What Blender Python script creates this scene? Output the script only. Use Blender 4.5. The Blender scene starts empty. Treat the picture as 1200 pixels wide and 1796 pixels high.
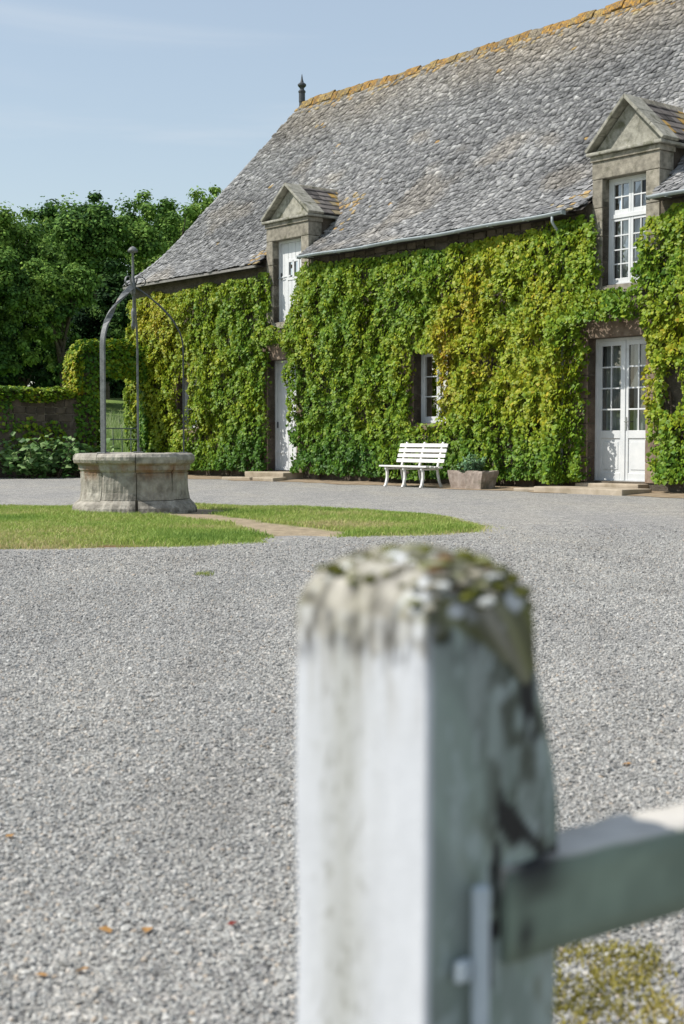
import bpy, bmesh, math, random
import numpy as np
from mathutils import Vector, Matrix

random.seed(7)
RNG = np.random.default_rng(11)
scene = bpy.context.scene
COL = scene.collection
R = math.radians

# ------------------------------------------------------------------ camera, sky, sun, exposure
CAM_H = 0.9
F_PX, W_PX, H_PX, HORIZON = 2400.0, 1200.0, 1796.0, 772.0
PITCH = math.atan((H_PX / 2 - HORIZON) / F_PX)
cam_data = bpy.data.cameras.new('camera')
cam = bpy.data.objects.new('camera', cam_data)
COL.objects.link(cam)
cam.location = (0, 0, CAM_H)
cam.rotation_euler = (R(90) - PITCH, 0, 0)
cam_data.sensor_fit = 'VERTICAL'
cam_data.sensor_height = 36.0
cam_data.lens = 36.0 * F_PX / H_PX
cam_data.clip_start = 0.05
cam_data.clip_end = 2000
cam_data.dof.use_dof = True
cam_data.dof.focus_distance = 24.0
cam_data.dof.aperture_fstop = 7.0
scene.camera = cam

SUN_EL = R(51)
SUN_H = Vector((-0.992, -0.125, 0)).normalized()
TO_SUN = Vector((SUN_H.x * math.cos(SUN_EL), SUN_H.y * math.cos(SUN_EL), math.sin(SUN_EL)))
world = bpy.data.worlds.new('World')
scene.world = world
world.use_nodes = True
wn = world.node_tree
wn.nodes.clear()
w_out = wn.nodes.new('ShaderNodeOutputWorld')
w_bg = wn.nodes.new('ShaderNodeBackground')
sky = wn.nodes.new('ShaderNodeTexSky')
sky.sky_type = 'NISHITA'
sky.sun_disc = False
sky.sun_elevation = SUN_EL
sky.sun_rotation = math.atan2(SUN_H.x, SUN_H.y)
sky.air_density = 1.3
sky.dust_density = 0.5
sky.ozone_density = 1.0
w_bg.inputs['Strength'].default_value = 0.125
# thin high cloud, everywhere in the sky
w_tc = wn.nodes.new('ShaderNodeTexCoord')
w_map = wn.nodes.new('ShaderNodeMapping')
w_map.inputs['Scale'].default_value = (1.6, 1.6, 16.0)
w_map.inputs['Rotation'].default_value = (0.0, R(-5), 0.0)
w_map.inputs['Location'].default_value = (0.9, 0.5, 1.95)
w_noise = wn.nodes.new('ShaderNodeTexNoise')
w_noise.inputs['Scale'].default_value = 1.1
w_noise.inputs['Detail'].default_value = 6
w_noise.inputs['Roughness'].default_value = 0.5
w_noise.inputs['Distortion'].default_value = 0.6
w_ramp = wn.nodes.new('ShaderNodeMapRange')
w_ramp.interpolation_type = 'SMOOTHSTEP'
w_ramp.inputs['From Min'].default_value = 0.46
w_ramp.inputs['From Max'].default_value = 0.68
w_ramp.inputs['To Min'].default_value = 0.36
w_ramp.inputs['To Max'].default_value = 0.62
w_mix = wn.nodes.new('ShaderNodeMixRGB')
w_mix.inputs['Color2'].default_value = (5.2, 5.7, 6.25, 1)
wn.links.new(w_tc.outputs['Generated'], w_map.inputs['Vector'])
wn.links.new(w_map.outputs['Vector'], w_noise.inputs['Vector'])
wn.links.new(w_noise.outputs['Fac'], w_ramp.inputs['Value'])
wn.links.new(w_ramp.outputs['Result'], w_mix.inputs['Fac'])
wn.links.new(sky.outputs['Color'], w_mix.inputs['Color1'])
wn.links.new(w_mix.outputs['Color'], w_bg.inputs['Color'])
wn.links.new(w_bg.outputs['Background'], w_out.inputs['Surface'])

sun_data = bpy.data.lights.new('sun', 'SUN')
sun_data.energy = 5.0
sun_data.angle = R(0.53)
sun_data.color = (1.0, 0.95, 0.87)
sun = bpy.data.objects.new('sun', sun_data)
COL.objects.link(sun)
sun.rotation_euler = TO_SUN.to_track_quat('Z', 'Y').to_euler()
sun.location = (-20, -5, 30)

scene.view_settings.view_transform = 'Standard'
scene.view_settings.look = 'None'
scene.view_settings.gamma = 1.0
scene.view_settings.exposure = 0.10
scene.view_settings.use_curve_mapping = False
scene.cycles.max_bounces = 6
scene.cycles.diffuse_bounces = 2
scene.cycles.transparent_max_bounces = 12
scene.cycles.caustics_reflective = False
scene.cycles.caustics_refractive = False

# ------------------------------------------------------------------ the house's own axes
# x runs along the front wall towards the right, y into the house, z up; origin at the far corner
TH = math.atan2(1955, F_PX)
AX = np.array([math.sin(TH), -math.cos(TH)])
AY = np.array([math.cos(TH), math.sin(TH)])
CORNER = np.array([-5.40743675, 36.051975])
HOUSE_ROT = math.atan2(AX[1], AX[0])
CAM_L = np.array([-CORNER @ AX, -CORNER @ AY, CAM_H])

def to_world(x, y, z=0.0):
    p = CORNER + x * AX + y * AY
    return Vector((p[0], p[1], z))

# ------------------------------------------------------------------ noise
def vnoise(p, seed=0):
    p = np.asarray(p, float)
    i = np.floor(p).astype(np.int64)
    f = p - i
    f = f * f * (3 - 2 * f)
    def hsh(a, b, c):
        n = (a * 73856093) ^ (b * 19349663) ^ (c * 83492791) ^ (seed * 2654435761)
        n = (n ^ (n >> 13)) * 1274126177
        n = n & 0x7fffffff
        n = ((n ^ (n >> 11)) * 668265263) & 0x7fffffff
        return (n % 65536) / 65535.0
    r = 0
    for dx in (0, 1):
        for dy in (0, 1):
            for dz in (0, 1):
                w = (f[..., 0] if dx else 1 - f[..., 0]) * (f[..., 1] if dy else 1 - f[..., 1]) * (f[..., 2] if dz else 1 - f[..., 2])
                r = r + w * hsh(i[..., 0] + dx, i[..., 1] + dy, i[..., 2] + dz)
    return r

def fbm(x, y, z=0.0, seed=0, octv=3):
    x, y = np.asarray(x, float), np.asarray(y, float)
    z = np.zeros_like(x) + z
    p = np.stack([x, y, z], -1)
    a, s, t = 0.5, 0, 0
    for k in range(octv):
        s = s + a * vnoise(p, seed + k * 17)
        t += a
        a *= 0.5
        p = p * 2.03 + 5.1
    return s / t

def sstep(a, b, v):
    t = np.clip((np.asarray(v, float) - a) / (b - a), 0, 1)
    return t * t * (3 - 2 * t)

# ------------------------------------------------------------------ materials
MATS = {}
def new_mat(name):
    m = bpy.data.materials.new(name)
    m.use_nodes = True
    nt = m.node_tree
    bsdf = nt.nodes['Principled BSDF']
    MATS[name] = m
    return m, nt, bsdf

def node(nt, kind, **inp):
    n = nt.nodes.new(kind)
    for k, v in inp.items():
        n.inputs[k.replace('_', ' ')].default_value = v
    return n

def ramp(nt, fac, stops):
    r = nt.nodes.new('ShaderNodeValToRGB')
    e = r.color_ramp.elements
    while len(e) < len(stops):
        e.new(0.5)
    for el, (p, c) in zip(e, stops):
        el.position = p
        el.color = (*c, 1)
    nt.links.new(fac, r.inputs['Fac'])
    return r.outputs['Color']

def mixc(nt, fac, a, b, mode='MIX'):
    m = nt.nodes.new('ShaderNodeMixRGB')
    m.blend_type = mode
    for key, v in (('Fac', fac), ('Color1', a), ('Color2', b)):
        if hasattr(v, 'is_linked'):
            nt.links.new(v, m.inputs[key])
        elif key == 'Fac':
            m.inputs[key].default_value = v
        else:
            m.inputs[key].default_value = (*v, 1)
    return m.outputs['Color']

def noise_tex(nt, scale, detail=4, rough=0.55, coord='Object', stretch=None, dist=0.0):
    tc = nt.nodes.new('ShaderNodeTexCoord')
    n = nt.nodes.new('ShaderNodeTexNoise')
    n.inputs['Scale'].default_value = scale
    n.inputs['Detail'].default_value = detail
    n.inputs['Roughness'].default_value = rough
    n.inputs['Distortion'].default_value = dist
    src = tc.outputs[coord]
    if stretch:
        mp = nt.nodes.new('ShaderNodeMapping')
        mp.inputs['Scale'].default_value = stretch
        nt.links.new(src, mp.inputs['Vector'])
        src = mp.outputs['Vector']
    nt.links.new(src, n.inputs['Vector'])
    return n.outputs['Fac']

def bump(nt, bsdf, height, strength=0.4, dist=0.02):
    b = nt.nodes.new('ShaderNodeBump')
    b.inputs['Strength'].default_value = strength
    b.inputs['Distance'].default_value = dist
    nt.links.new(height, b.inputs['Height'])
    nt.links.new(b.outputs['Normal'], bsdf.inputs['Normal'])

def set_in(bsdf, **kw):
    for k, v in kw.items():
        bsdf.inputs[k.replace('_', ' ')].default_value = v

def simple_mat(name, dark, light, rough=0.7, scale=6.0, bump_s=0.3, bump_d=0.01, spec=0.3, metallic=0.0, stain=None, detail=6, rand=0.0):
    m, nt, b = new_mat(name)
    f = noise_tex(nt, scale, detail, 0.62)
    c = ramp(nt, f, [(0.30, dark), (0.70, light)])
    if stain:
        f2 = noise_tex(nt, scale * 0.45, 4, 0.6, dist=0.5)
        r2 = ramp(nt, f2, [(stain[1], (0, 0, 0)), (stain[2], (1, 1, 1))])
        c = mixc(nt, r2, c, stain[0])
    if rand:
        oi = nt.nodes.new('ShaderNodeObjectInfo')
        mr = nt.nodes.new('ShaderNodeMapRange')
        mr.inputs['To Min'].default_value = 1 - rand
        mr.inputs['To Max'].default_value = 1 + rand
        nt.links.new(oi.outputs['Random'], mr.inputs['Value'])
        c = mixc(nt, 1.0, c, mr.outputs['Result'], 'MULTIPLY')
    nt.links.new(c, b.inputs['Base Color'])
    set_in(b, Roughness=rough, Specular_IOR_Level=spec, Metallic=metallic)
    if bump_s:
        bump(nt, b, noise_tex(nt, scale * 5, 6, 0.65), bump_s, bump_d)
    return m

def attr_mat(name, rough=0.7, spec=0.3, translucent=0.0, bump_scale=0, bump_s=0.3, bump_d=0.01, objcol=False, grain=0.0):
    m, nt, b = new_mat(name)
    if objcol:
        a = nt.nodes.new('ShaderNodeObjectInfo')
        c = a.outputs['Color']
    else:
        a = nt.nodes.new('ShaderNodeAttribute')
        a.attribute_name = 'Col'
        c = a.outputs['Color']
    if grain:
        f = noise_tex(nt, bump_scale or 20, 5, 0.65)
        g = ramp(nt, f, [(0.3, (1 - grain,) * 3), (0.7, (1 + grain,) * 3)])
        c = mixc(nt, 1.0, c, g, 'MULTIPLY')
    nt.links.new(c, b.inputs['Base Color'])
    set_in(b, Roughness=rough, Specular_IOR_Level=spec)
    if bump_scale:
        bump(nt, b, noise_tex(nt, bump_scale, 5, 0.65), bump_s, bump_d)
    if translucent:
        t = nt.nodes.new('ShaderNodeBsdfTranslucent')
        nt.links.new(c, t.inputs['Color'])
        mx = nt.nodes.new('ShaderNodeMixShader')
        mx.inputs['Fac'].default_value = translucent
        out = nt.nodes['Material Output']
        nt.links.new(b.outputs['BSDF'], mx.inputs[1])
        nt.links.new(t.outputs['BSDF'], mx.inputs[2])
        nt.links.new(mx.outputs['Shader'], out.inputs['Surface'])
    return m

granite = simple_mat('granite', (0.165, 0.15, 0.12), (0.40, 0.365, 0.295), 0.85, 9, 0.7, 0.014, stain=((0.13, 0.125, 0.085), 0.55, 0.70), rand=0.16)
granite_pale = simple_mat('pediment_granite', (0.185, 0.18, 0.15), (0.42, 0.405, 0.345), 0.85, 9, 0.7, 0.014, stain=((0.12, 0.12, 0.075), 0.53, 0.68), rand=0.1)
granite_brown = simple_mat('jamb_granite', (0.16, 0.11, 0.08), (0.32, 0.25, 0.19), 0.85, 7, 0.5, 0.012, rand=0.2)
well_stone = simple_mat('well_granite', (0.20, 0.18, 0.15), (0.46, 0.43, 0.37), 0.85, 9, 0.7, 0.012, stain=((0.10, 0.095, 0.08), 0.56, 0.74), rand=0.12)
nt = well_stone.node_tree; b = nt.nodes['Principled BSDF']
tc = nt.nodes.new('ShaderNodeTexCoord'); sx = nt.nodes.new('ShaderNodeSeparateXYZ'); nt.links.new(tc.outputs['Object'], sx.inputs['Vector'])
band = ramp(nt, sx.outputs['Z'], [(0.40, (0, 0, 0)), (0.52, (1, 1, 1)), (0.60, (0.9, 0.9, 0.9)), (0.66, (0, 0, 0))])
rust = mixc(nt, 1.0, band, ramp(nt, noise_tex(nt, 3.2, 5, 0.65, stretch=(1, 1, 0.5)), [(0.45, (0, 0, 0)), (0.62, (0.8, 0.8, 0.8))]), 'MULTIPLY')
c = mixc(nt, rust, b.inputs['Base Color'].links[0].from_socket, (0.24, 0.12, 0.055))
foot = mixc(nt, 1.0, ramp(nt, sx.outputs['Z'], [(0.0, (1, 1, 1)), (0.20, (0, 0, 0))]), ramp(nt, noise_tex(nt, 5.5, 5, 0.65), [(0.46, (0, 0, 0)), (0.56, (0.9, 0.9, 0.9))]), 'MULTIPLY')
c = mixc(nt, foot, c, (0.05, 0.045, 0.035))
nt.links.new(c, b.inputs['Base Color'])
rubble = simple_mat('rubble_stone', (0.06, 0.05, 0.038), (0.16, 0.13, 0.10), 0.9, 5, 0.7, 0.02, rand=0.3)
mortar = simple_mat('lime_mortar', (0.15, 0.13, 0.10), (0.27, 0.24, 0.19), 0.95, 9, 0.6, 0.01)
wall_mat = simple_mat('wall_rubble', (0.065, 0.055, 0.04), (0.16, 0.135, 0.105), 0.9, 4, 0.8, 0.03)
step_stone = simple_mat('step_stone', (0.28, 0.23, 0.16), (0.47, 0.40, 0.31), 0.85, 4, 0.5, 0.01, rand=0.1)
trough_stone = simple_mat('trough_stone', (0.24, 0.19, 0.155), (0.43, 0.36, 0.31), 0.9, 9, 0.6, 0.012, stain=((0.14, 0.13, 0.09), 0.56, 0.75))
white_paint = simple_mat('white_door_paint', (0.62, 0.64, 0.65), (0.74, 0.75, 0.75), 0.5, 4, 0.15, 0.003, spec=0.35, stain=((0.46, 0.45, 0.41), 0.60, 0.85))
bench_paint = simple_mat('bench_paint', (0.70, 0.68, 0.64), (0.82, 0.80, 0.77), 0.5, 8, 0.2, 0.003, spec=0.4, stain=((0.42, 0.38, 0.31), 0.68, 0.85))
zinc = simple_mat('zinc', (0.27, 0.31, 0.33), (0.42, 0.47, 0.49), 0.5, 3, 0.15, 0.004, spec=0.5)
dark_wood = simple_mat('eaves_timber', (0.035, 0.03, 0.028), (0.09, 0.08, 0.07), 0.9, 6, 0.4, 0.01)
iron = simple_mat('weathered_iron', (0.07, 0.075, 0.08), (0.19, 0.20, 0.20), 0.55, 18, 0.5, 0.006, spec=0.5, stain=((0.16, 0.08, 0.05), 0.62, 0.78))
dark_iron = simple_mat('dark_iron', (0.025, 0.03, 0.035), (0.06, 0.065, 0.07), 0.5, 14, 0.3, 0.004, spec=0.5)
gate_iron = simple_mat('gate_iron', (0.10, 0.12, 0.12), (0.20, 0.23, 0.23), 0.6, 14, 0.3, 0.004)
curtain_mat = simple_mat('curtain_cloth', (0.55, 0.54, 0.50), (0.66, 0.65, 0.61), 0.9, 5, 0.1, 0.002)
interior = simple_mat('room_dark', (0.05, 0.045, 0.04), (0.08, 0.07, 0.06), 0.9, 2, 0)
bark = simple_mat('bark', (0.045, 0.035, 0.025), (0.11, 0.09, 0.07), 0.95, 8, 0.8, 0.03)
vine_bark = simple_mat('vine_stem', (0.05, 0.035, 0.025), (0.13, 0.10, 0.07), 0.95, 20, 0.6, 0.01)
soil_mat = simple_mat('earth', (0.17, 0.125, 0.08), (0.36, 0.28, 0.19), 0.95, 5, 0.8, 0.015)
leaf_mat = attr_mat('vine_leaf', 0.52, 0.26, 0.22)
tree_leaf = attr_mat('tree_leaf', 0.75, 0.12, 0.22)
grass_mat = attr_mat('grass_blade', 0.6, 0.25, 0.30)
slate_mat = attr_mat('slate', 0.65, 0.25, 0, 26, 0.5, 0.01, grain=0.22)
slate_obj_mat = attr_mat('slate_piece', 0.65, 0.25, 0, 26, 0.5, 0.01, objcol=True, grain=0.22)
m, nt, b = new_mat('ridge_tile')
oi = nt.nodes.new('ShaderNodeObjectInfo')
f1 = noise_tex(nt, 1.0, 6, 0.7, stretch=(5, 16, 16))
c = mixc(nt, ramp(nt, f1, [(0.40, (0, 0, 0)), (0.58, (1, 1, 1))]), (0.15, 0.125, 0.10), oi.outputs['Color'])
f2 = noise_tex(nt, 1.0, 6, 0.7, stretch=(11, 34, 34))
c = mixc(nt, 1.0, c, ramp(nt, f2, [(0.3, (0.5,) * 3), (0.7, (1.35,) * 3)]), 'MULTIPLY')
nt.links.new(c, b.inputs['Base Color'])
set_in(b, Roughness=0.95, Specular_IOR_Level=0.1)
bump(nt, b, f2, 0.8, 0.03)
ridge_mat = m
dead_leaf = attr_mat('dead_leaf', 0.7, 0.2, 0.2, objcol=True)

m, nt, b = new_mat('window_glass')
nt.nodes.remove(b)
tr = nt.nodes.new('ShaderNodeBsdfTransparent'); tr.inputs['Color'].default_value = (0.62, 0.66, 0.68, 1)
gl = nt.nodes.new('ShaderNodeBsdfGlossy'); gl.inputs['Roughness'].default_value = 0.04
fr = nt.nodes.new('ShaderNodeFresnel'); fr.inputs['IOR'].default_value = 1.5
mx = nt.nodes.new('ShaderNodeMixShader')
nt.links.new(fr.outputs['Fac'], mx.inputs['Fac'])
nt.links.new(tr.outputs['BSDF'], mx.inputs[1]); nt.links.new(gl.outputs['BSDF'], mx.inputs[2])
nt.links.new(mx.outputs['Shader'], nt.nodes['Material Output'].inputs['Surface'])
glass = m

# gravel sheet: small angular stones in colour and relief, worn tracks, dusty patches
m, nt, b = new_mat('gravel')
tc = nt.nodes.new('ShaderNodeTexCoord')
v1 = nt.nodes.new('ShaderNodeTexVoronoi'); v1.inputs['Scale'].default_value = 85
v2 = nt.nodes.new('ShaderNodeTexVoronoi'); v2.inputs['Scale'].default_value = 30
for v in (v1, v2):
    nt.links.new(tc.outputs['Object'], v.inputs['Vector'])
sep = nt.nodes.new('ShaderNodeSeparateColor'); nt.links.new(v1.outputs['Color'], sep.inputs['Color'])
sep2 = nt.nodes.new('ShaderNodeSeparateColor'); nt.links.new(v2.outputs['Color'], sep2.inputs['Color'])
c1 = ramp(nt, sep.outputs['Red'], [(0.0, (0.17, 0.165, 0.155)), (0.35, (0.285, 0.278, 0.262)), (0.72, (0.360, 0.350, 0.330)), (1.0, (0.50, 0.485, 0.455))])
c2 = ramp(nt, sep2.outputs['Red'], [(0.0, (0.66, 0.67, 0.70)), (0.5, (1.0, 1.0, 1.0)), (1.0, (1.22, 1.21, 1.18))])
c = mixc(nt, 0.8, c1, c2, 'MULTIPLY')
big = noise_tex(nt, 0.5, 5, 0.6, stretch=(1.6, 0.5, 1))
cb = ramp(nt, big, [(0.28, (0.86, 0.87, 0.90)), (0.5, (1.0, 1.0, 1.0)), (0.72, (1.10, 1.07, 1.01))])
c = mixc(nt, 1.0, c, cb, 'MULTIPLY')
mid = noise_tex(nt, 2.6, 5, 0.65)
cm = ramp(nt, mid, [(0.30, (0.86, 0.86, 0.87)), (0.7, (1.10, 1.09, 1.07))])
c = mixc(nt, 1.0, c, cm, 'MULTIPLY')
nt.links.new(c, b.inputs['Base Color'])
set_in(b, Roughness=0.9, Specular_IOR_Level=0.2)
bump(nt, b, v1.outputs['Distance'], 0.8, 0.012)
b.inputs['Normal'].links[0].from_node.invert = True
gravel_mat = m

# single stones
m, nt, b = new_mat('gravel_stone')
oi = nt.nodes.new('ShaderNodeObjectInfo')
c = ramp(nt, oi.outputs['Random'], [(0.0, (0.17, 0.168, 0.162)), (0.22, (0.29, 0.285, 0.27)), (0.50, (0.365, 0.362, 0.345)), (0.80, (0.435, 0.430, 0.405)), (0.93, (0.54, 0.53, 0.50)), (0.975, (0.42, 0.34, 0.26)), (1.0, (0.62, 0.60, 0.57))])
nt.links.new(mixc(nt, 1.0, c, ramp(nt, noise_tex(nt, 1.2, 4), [(0.3, (0.75,) * 3), (0.7, (1.2,) * 3)]), 'MULTIPLY'), b.inputs['Base Color'])
geo = nt.nodes.new('ShaderNodeNewGeometry')
mp = nt.nodes.new('ShaderNodeMapping'); mp.inputs['Scale'].default_value = (1.5, 0.45, 1.0); mp.inputs['Rotation'].default_value = (0, 0, 0.35)
nz = nt.nodes.new('ShaderNodeTexNoise'); nz.inputs['Scale'].default_value = 1.1; nz.inputs['Detail'].default_value = 4
nt.links.new(geo.outputs['Position'], mp.inputs['Vector']); nt.links.new(mp.outputs['Vector'], nz.inputs['Vector'])
tr_ = ramp(nt, nz.outputs['Fac'], [(0.30, (0.80, 0.79, 0.78)), (0.5, (1.0, 1.0, 1.0)), (0.70, (1.13, 1.12, 1.10))])
nt.links.new(mixc(nt, 1.0, b.inputs['Base Color'].links[0].from_socket, tr_, 'MULTIPLY'), b.inputs['Base Color'])
set_in(b, Roughness=0.8, Specular_IOR_Level=0.3)
stone_mat = m

m, nt, b = new_mat('meadow_ground')
c = ramp(nt, noise_tex(nt, 1.5, 6, 0.65), [(0.3, (0.09, 0.15, 0.035)), (0.55, (0.16, 0.23, 0.06)), (0.8, (0.28, 0.29, 0.13))])
nt.links.new(c, b.inputs['Base Color'])
set_in(b, Roughness=0.95, Specular_IOR_Level=0.1)
bump(nt, b, noise_tex(nt, 14, 6, 0.7), 0.8, 0.05)
meadow_mat = m

# lawn sheet: grass roots and bare earth where it is worn
m, nt, b = new_mat('lawn_soil')
at = nt.nodes.new('ShaderNodeAttribute'); at.attribute_name = 'Col'
c = mixc(nt, 1.0, at.outputs['Color'], ramp(nt, noise_tex(nt, 9, 6, 0.7), [(0.3, (0.65,) * 3), (0.7, (1.25,) * 3)]), 'MULTIPLY')
nt.links.new(c, b.inputs['Base Color'])
set_in(b, Roughness=0.95, Specular_IOR_Level=0.1)
bump(nt, b, noise_tex(nt, 30, 6, 0.7), 0.7, 0.02)
lawn_mat = m

fence_mat = attr_mat('fence_paint', 0.6, 0.3, 0, 60, 0.25, 0.003)

# ------------------------------------------------------------------ mesh helpers
def link(o, parent=None):
    COL.objects.link(o)
    if parent is not None:
        o.parent = parent
    return o

def tag(o, label=None, cat=None, group=None, kind=None):
    if label: o['label'] = label
    if cat: o['category'] = cat
    if group: o['group'] = group
    if kind: o['kind'] = kind
    return o

def empty(name, loc=(0, 0, 0), rz=0.0):
    o = bpy.data.objects.new(name, None)
    o.location = loc
    o.rotation_euler = (0, 0, rz)
    o.empty_display_size = 0.2
    COL.objects.link(o)
    return o

class MB:
    def __init__(self):
        self.v, self.f = [], []
    def add(self, verts, faces):
        n = len(self.v)
        self.v += [tuple(p) for p in verts]
        self.f += [tuple(i + n for i in f) for f in faces]
        return self
    def box(self, x0, x1, y0, y1, z0, z1, jit=0.0):
        vs = [(x, y, z) for z in (z0, z1) for y in (y0, y1) for x in (x0, x1)]
        if jit:
            vs = [tuple(c + random.uniform(-jit, jit) for c in p) for p in vs]
        return self.add(vs, [(0, 2, 3, 1), (4, 5, 7, 6), (0, 1, 5, 4), (2, 6, 7, 3), (0, 4, 6, 2), (1, 3, 7, 5)])
    def prism(self, pts, y0, y1):          # polygon in x,z pulled along y
        n = len(pts)
        vs = [(x, y0, z) for x, z in pts] + [(x, y1, z) for x, z in pts]
        return self.add(vs, [tuple(range(n)), tuple(range(2 * n - 1, n - 1, -1))] + [(i, i + n, (i + 1) % n + n, (i + 1) % n) for i in range(n)])
    def tube(self, pts, rad, seg=8, flat=1.0):
        pts = [Vector(p) for p in pts]
        rad = rad if hasattr(rad, '__len__') else [rad] * len(pts)
        base = len(self.v)
        prev = None
        for i, p in enumerate(pts):
            d = (pts[min(i + 1, len(pts) - 1)] - pts[max(i - 1, 0)]).normalized()
            if prev is None:
                a = d.orthogonal().normalized()
            else:
                a = (prev - d * prev.dot(d)).normalized()
            prev = a
            bb = d.cross(a)
            for k in range(seg):
                t = 2 * math.pi * k / seg
                self.v.append(tuple(p + (a * math.cos(t) + bb * math.sin(t) * flat) * rad[i]))
        for i in range(len(pts) - 1):
            for k in range(seg):
                k2 = (k + 1) % seg
                self.f.append((base + i * seg + k, base + i * seg + k2, base + (i + 1) * seg + k2, base + (i + 1) * seg + k))
        self.f.append(tuple(base + k for k in range(seg))[::-1])
        self.f.append(tuple(base + (len(pts) - 1) * seg + k for k in range(seg)))
        return self
    def lathe(self, prof, seg=24, cx=0, cy=0):
        base = len(self.v)
        for r, z in prof:
            for k in range(seg):
                t = 2 * math.pi * k / seg
                self.v.append((cx + r * math.cos(t), cy + r * math.sin(t), z))
        for i in range(len(prof) - 1):
            for k in range(seg):
                k2 = (k + 1) % seg
                self.f.append((base + i * seg + k, base + i * seg + k2, base + (i + 1) * seg + k2, base + (i + 1) * seg + k))
        self.f.append(tuple(base + k for k in range(seg))[::-1])
        self.f.append(tuple(base + (len(prof) - 1) * seg + k for k in range(seg)))
        return self
    def mesh(self, name, mat, smooth=False, bevel=0.0, segs=2):
        me = bpy.data.meshes.new(name)
        me.from_pydata(self.v, [], self.f)
        bm = bmesh.new(); bm.from_mesh(me)
        if bevel:
            bmesh.ops.bevel(bm, geom=bm.edges[:], offset=bevel, segments=segs, affect='EDGES', profile=0.6)
        bmesh.ops.recalc_face_normals(bm, faces=bm.faces)
        bm.to_mesh(me); bm.free()
        me.materials.append(mat)
        if smooth:
            me.polygons.foreach_set('use_smooth', [True] * len(me.polygons))
        me.update()
        return me
    def build(self, name, mat, parent=None, smooth=False, bevel=0.0, segs=2):
        return link(bpy.data.objects.new(name, self.mesh(name, mat, smooth, bevel, segs)), parent)

def raw_mesh(name, verts, tris, mat, col=None, loops=3, smooth=False):
    """verts (n,3), tris (m,loops) numpy, optional per-vertex colour (n,3)"""
    me = bpy.data.meshes.new(name)
    nv, nf = len(verts), len(tris)
    me.vertices.add(nv)
    me.vertices.foreach_set('co', np.ascontiguousarray(verts, dtype=np.float32).ravel())
    me.loops.add(nf * loops)
    me.loops.foreach_set('vertex_index', np.ascontiguousarray(tris, dtype=np.int32).ravel())
    me.polygons.add(nf)
    me.polygons.foreach_set('loop_start', np.arange(0, nf * loops, loops, dtype=np.int32))
    me.polygons.foreach_set('loop_total', np.full(nf, loops, dtype=np.int32))
    if smooth:
        me.polygons.foreach_set('use_smooth', np.ones(nf, dtype=bool))
    me.update(calc_edges=True)
    me.validate()
    if col is not None:
        a = me.color_attributes.new('Col', 'FLOAT_COLOR', 'POINT')
        rgba = np.concatenate([np.clip(col, 0, 1), np.ones((nv, 1))], 1).astype(np.float32)
        a.data.foreach_set('color', rgba.ravel())
    me.materials.append(mat)
    return me

def norm(v):
    return v / np.maximum(np.linalg.norm(v, axis=-1, keepdims=True), 1e-9)

LEAF = np.array([[0, 0, 0], [-0.54, 0.36, -0.06], [0, 1.0, -0.10], [0.54, 0.36, -0.06], [0, 0.42, 0.08]])
LEAF_T = np.array([[0, 4, 1], [1, 4, 2], [2, 4, 3], [3, 4, 0]])
LEAF4 = np.array([[0, 0, 0], [-0.40, 0.50, -0.05], [0, 1.0, -0.08], [0.40, 0.50, -0.05]])
LEAF4_T = np.array([[0, 2, 1], [0, 3, 2]])
def leaves(name, pos, nrm, tip, size, col, mat, shape='lobed'):
    """one mesh of many leaves: positions, face normals, tip directions, sizes, colours"""
    base, tri = (LEAF, LEAF_T) if shape == 'lobed' else (LEAF4, LEAF4_T)
    nrm = norm(nrm)
    tip = norm(tip - nrm * np.sum(tip * nrm, -1, keepdims=True))
    side = np.cross(tip, nrm)
    M = np.stack([side, tip, nrm], 1)                     # rows
    b = base.copy(); b[:, 1] -= 0.35
    v = pos[:, None, :] + np.einsum('kc,ncd->nkd', b, M) * size[:, None, None]
    n, k = len(pos), len(base)
    t = (tri[None] + (np.arange(n) * k)[:, None, None]).reshape(-1, 3)
    c = np.repeat(col, k, axis=0)
    return raw_mesh(name, v.reshape(-1, 3), t, mat, c)

def palette(t, stops):
    xs = [s[0] for s in stops]
    return np.stack([np.interp(t, xs, [s[1][i] for s in stops]) for i in range(3)], 1)

def in_poly(x, y, poly):
    inside = np.zeros(len(x), bool)
    j = len(poly) - 1
    for i in range(len(poly)):
        xi, yi = poly[i]; xj, yj = poly[j]
        cond = ((yi > y) != (yj > y)) & (x < (xj - xi) * (y - yi) / (yj - yi + 1e-12) + xi)
        inside ^= cond
        j = i
    return inside

# ================================================================== SETTING: ground
def sheet(name, x0, x1, y0, y1, z, mat, hole=None):
    mb = MB()
    mb.add([(x0, y0, z), (x1, y0, z), (x1, y1, z), (x0, y1, z)], [(0, 1, 2, 3)])
    return tag(mb.build(name, mat), kind='structure')

sheet('ground', -600, 600, -600, 900, -0.03, meadow_mat)

# gravel yard: in front of the house, from the garden wall to well past the camera
gy = MB()
pts = [to_world(0.55, 0.15), to_world(0.55, -40), to_world(60, -40), to_world(60, 0.15)]
gy.add([(p.x, p.y, 0.0) for p in pts], [(0, 1, 2, 3)])
gravel_yard = tag(gy.build('gravel_yard', gravel_mat), kind='structure')

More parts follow.
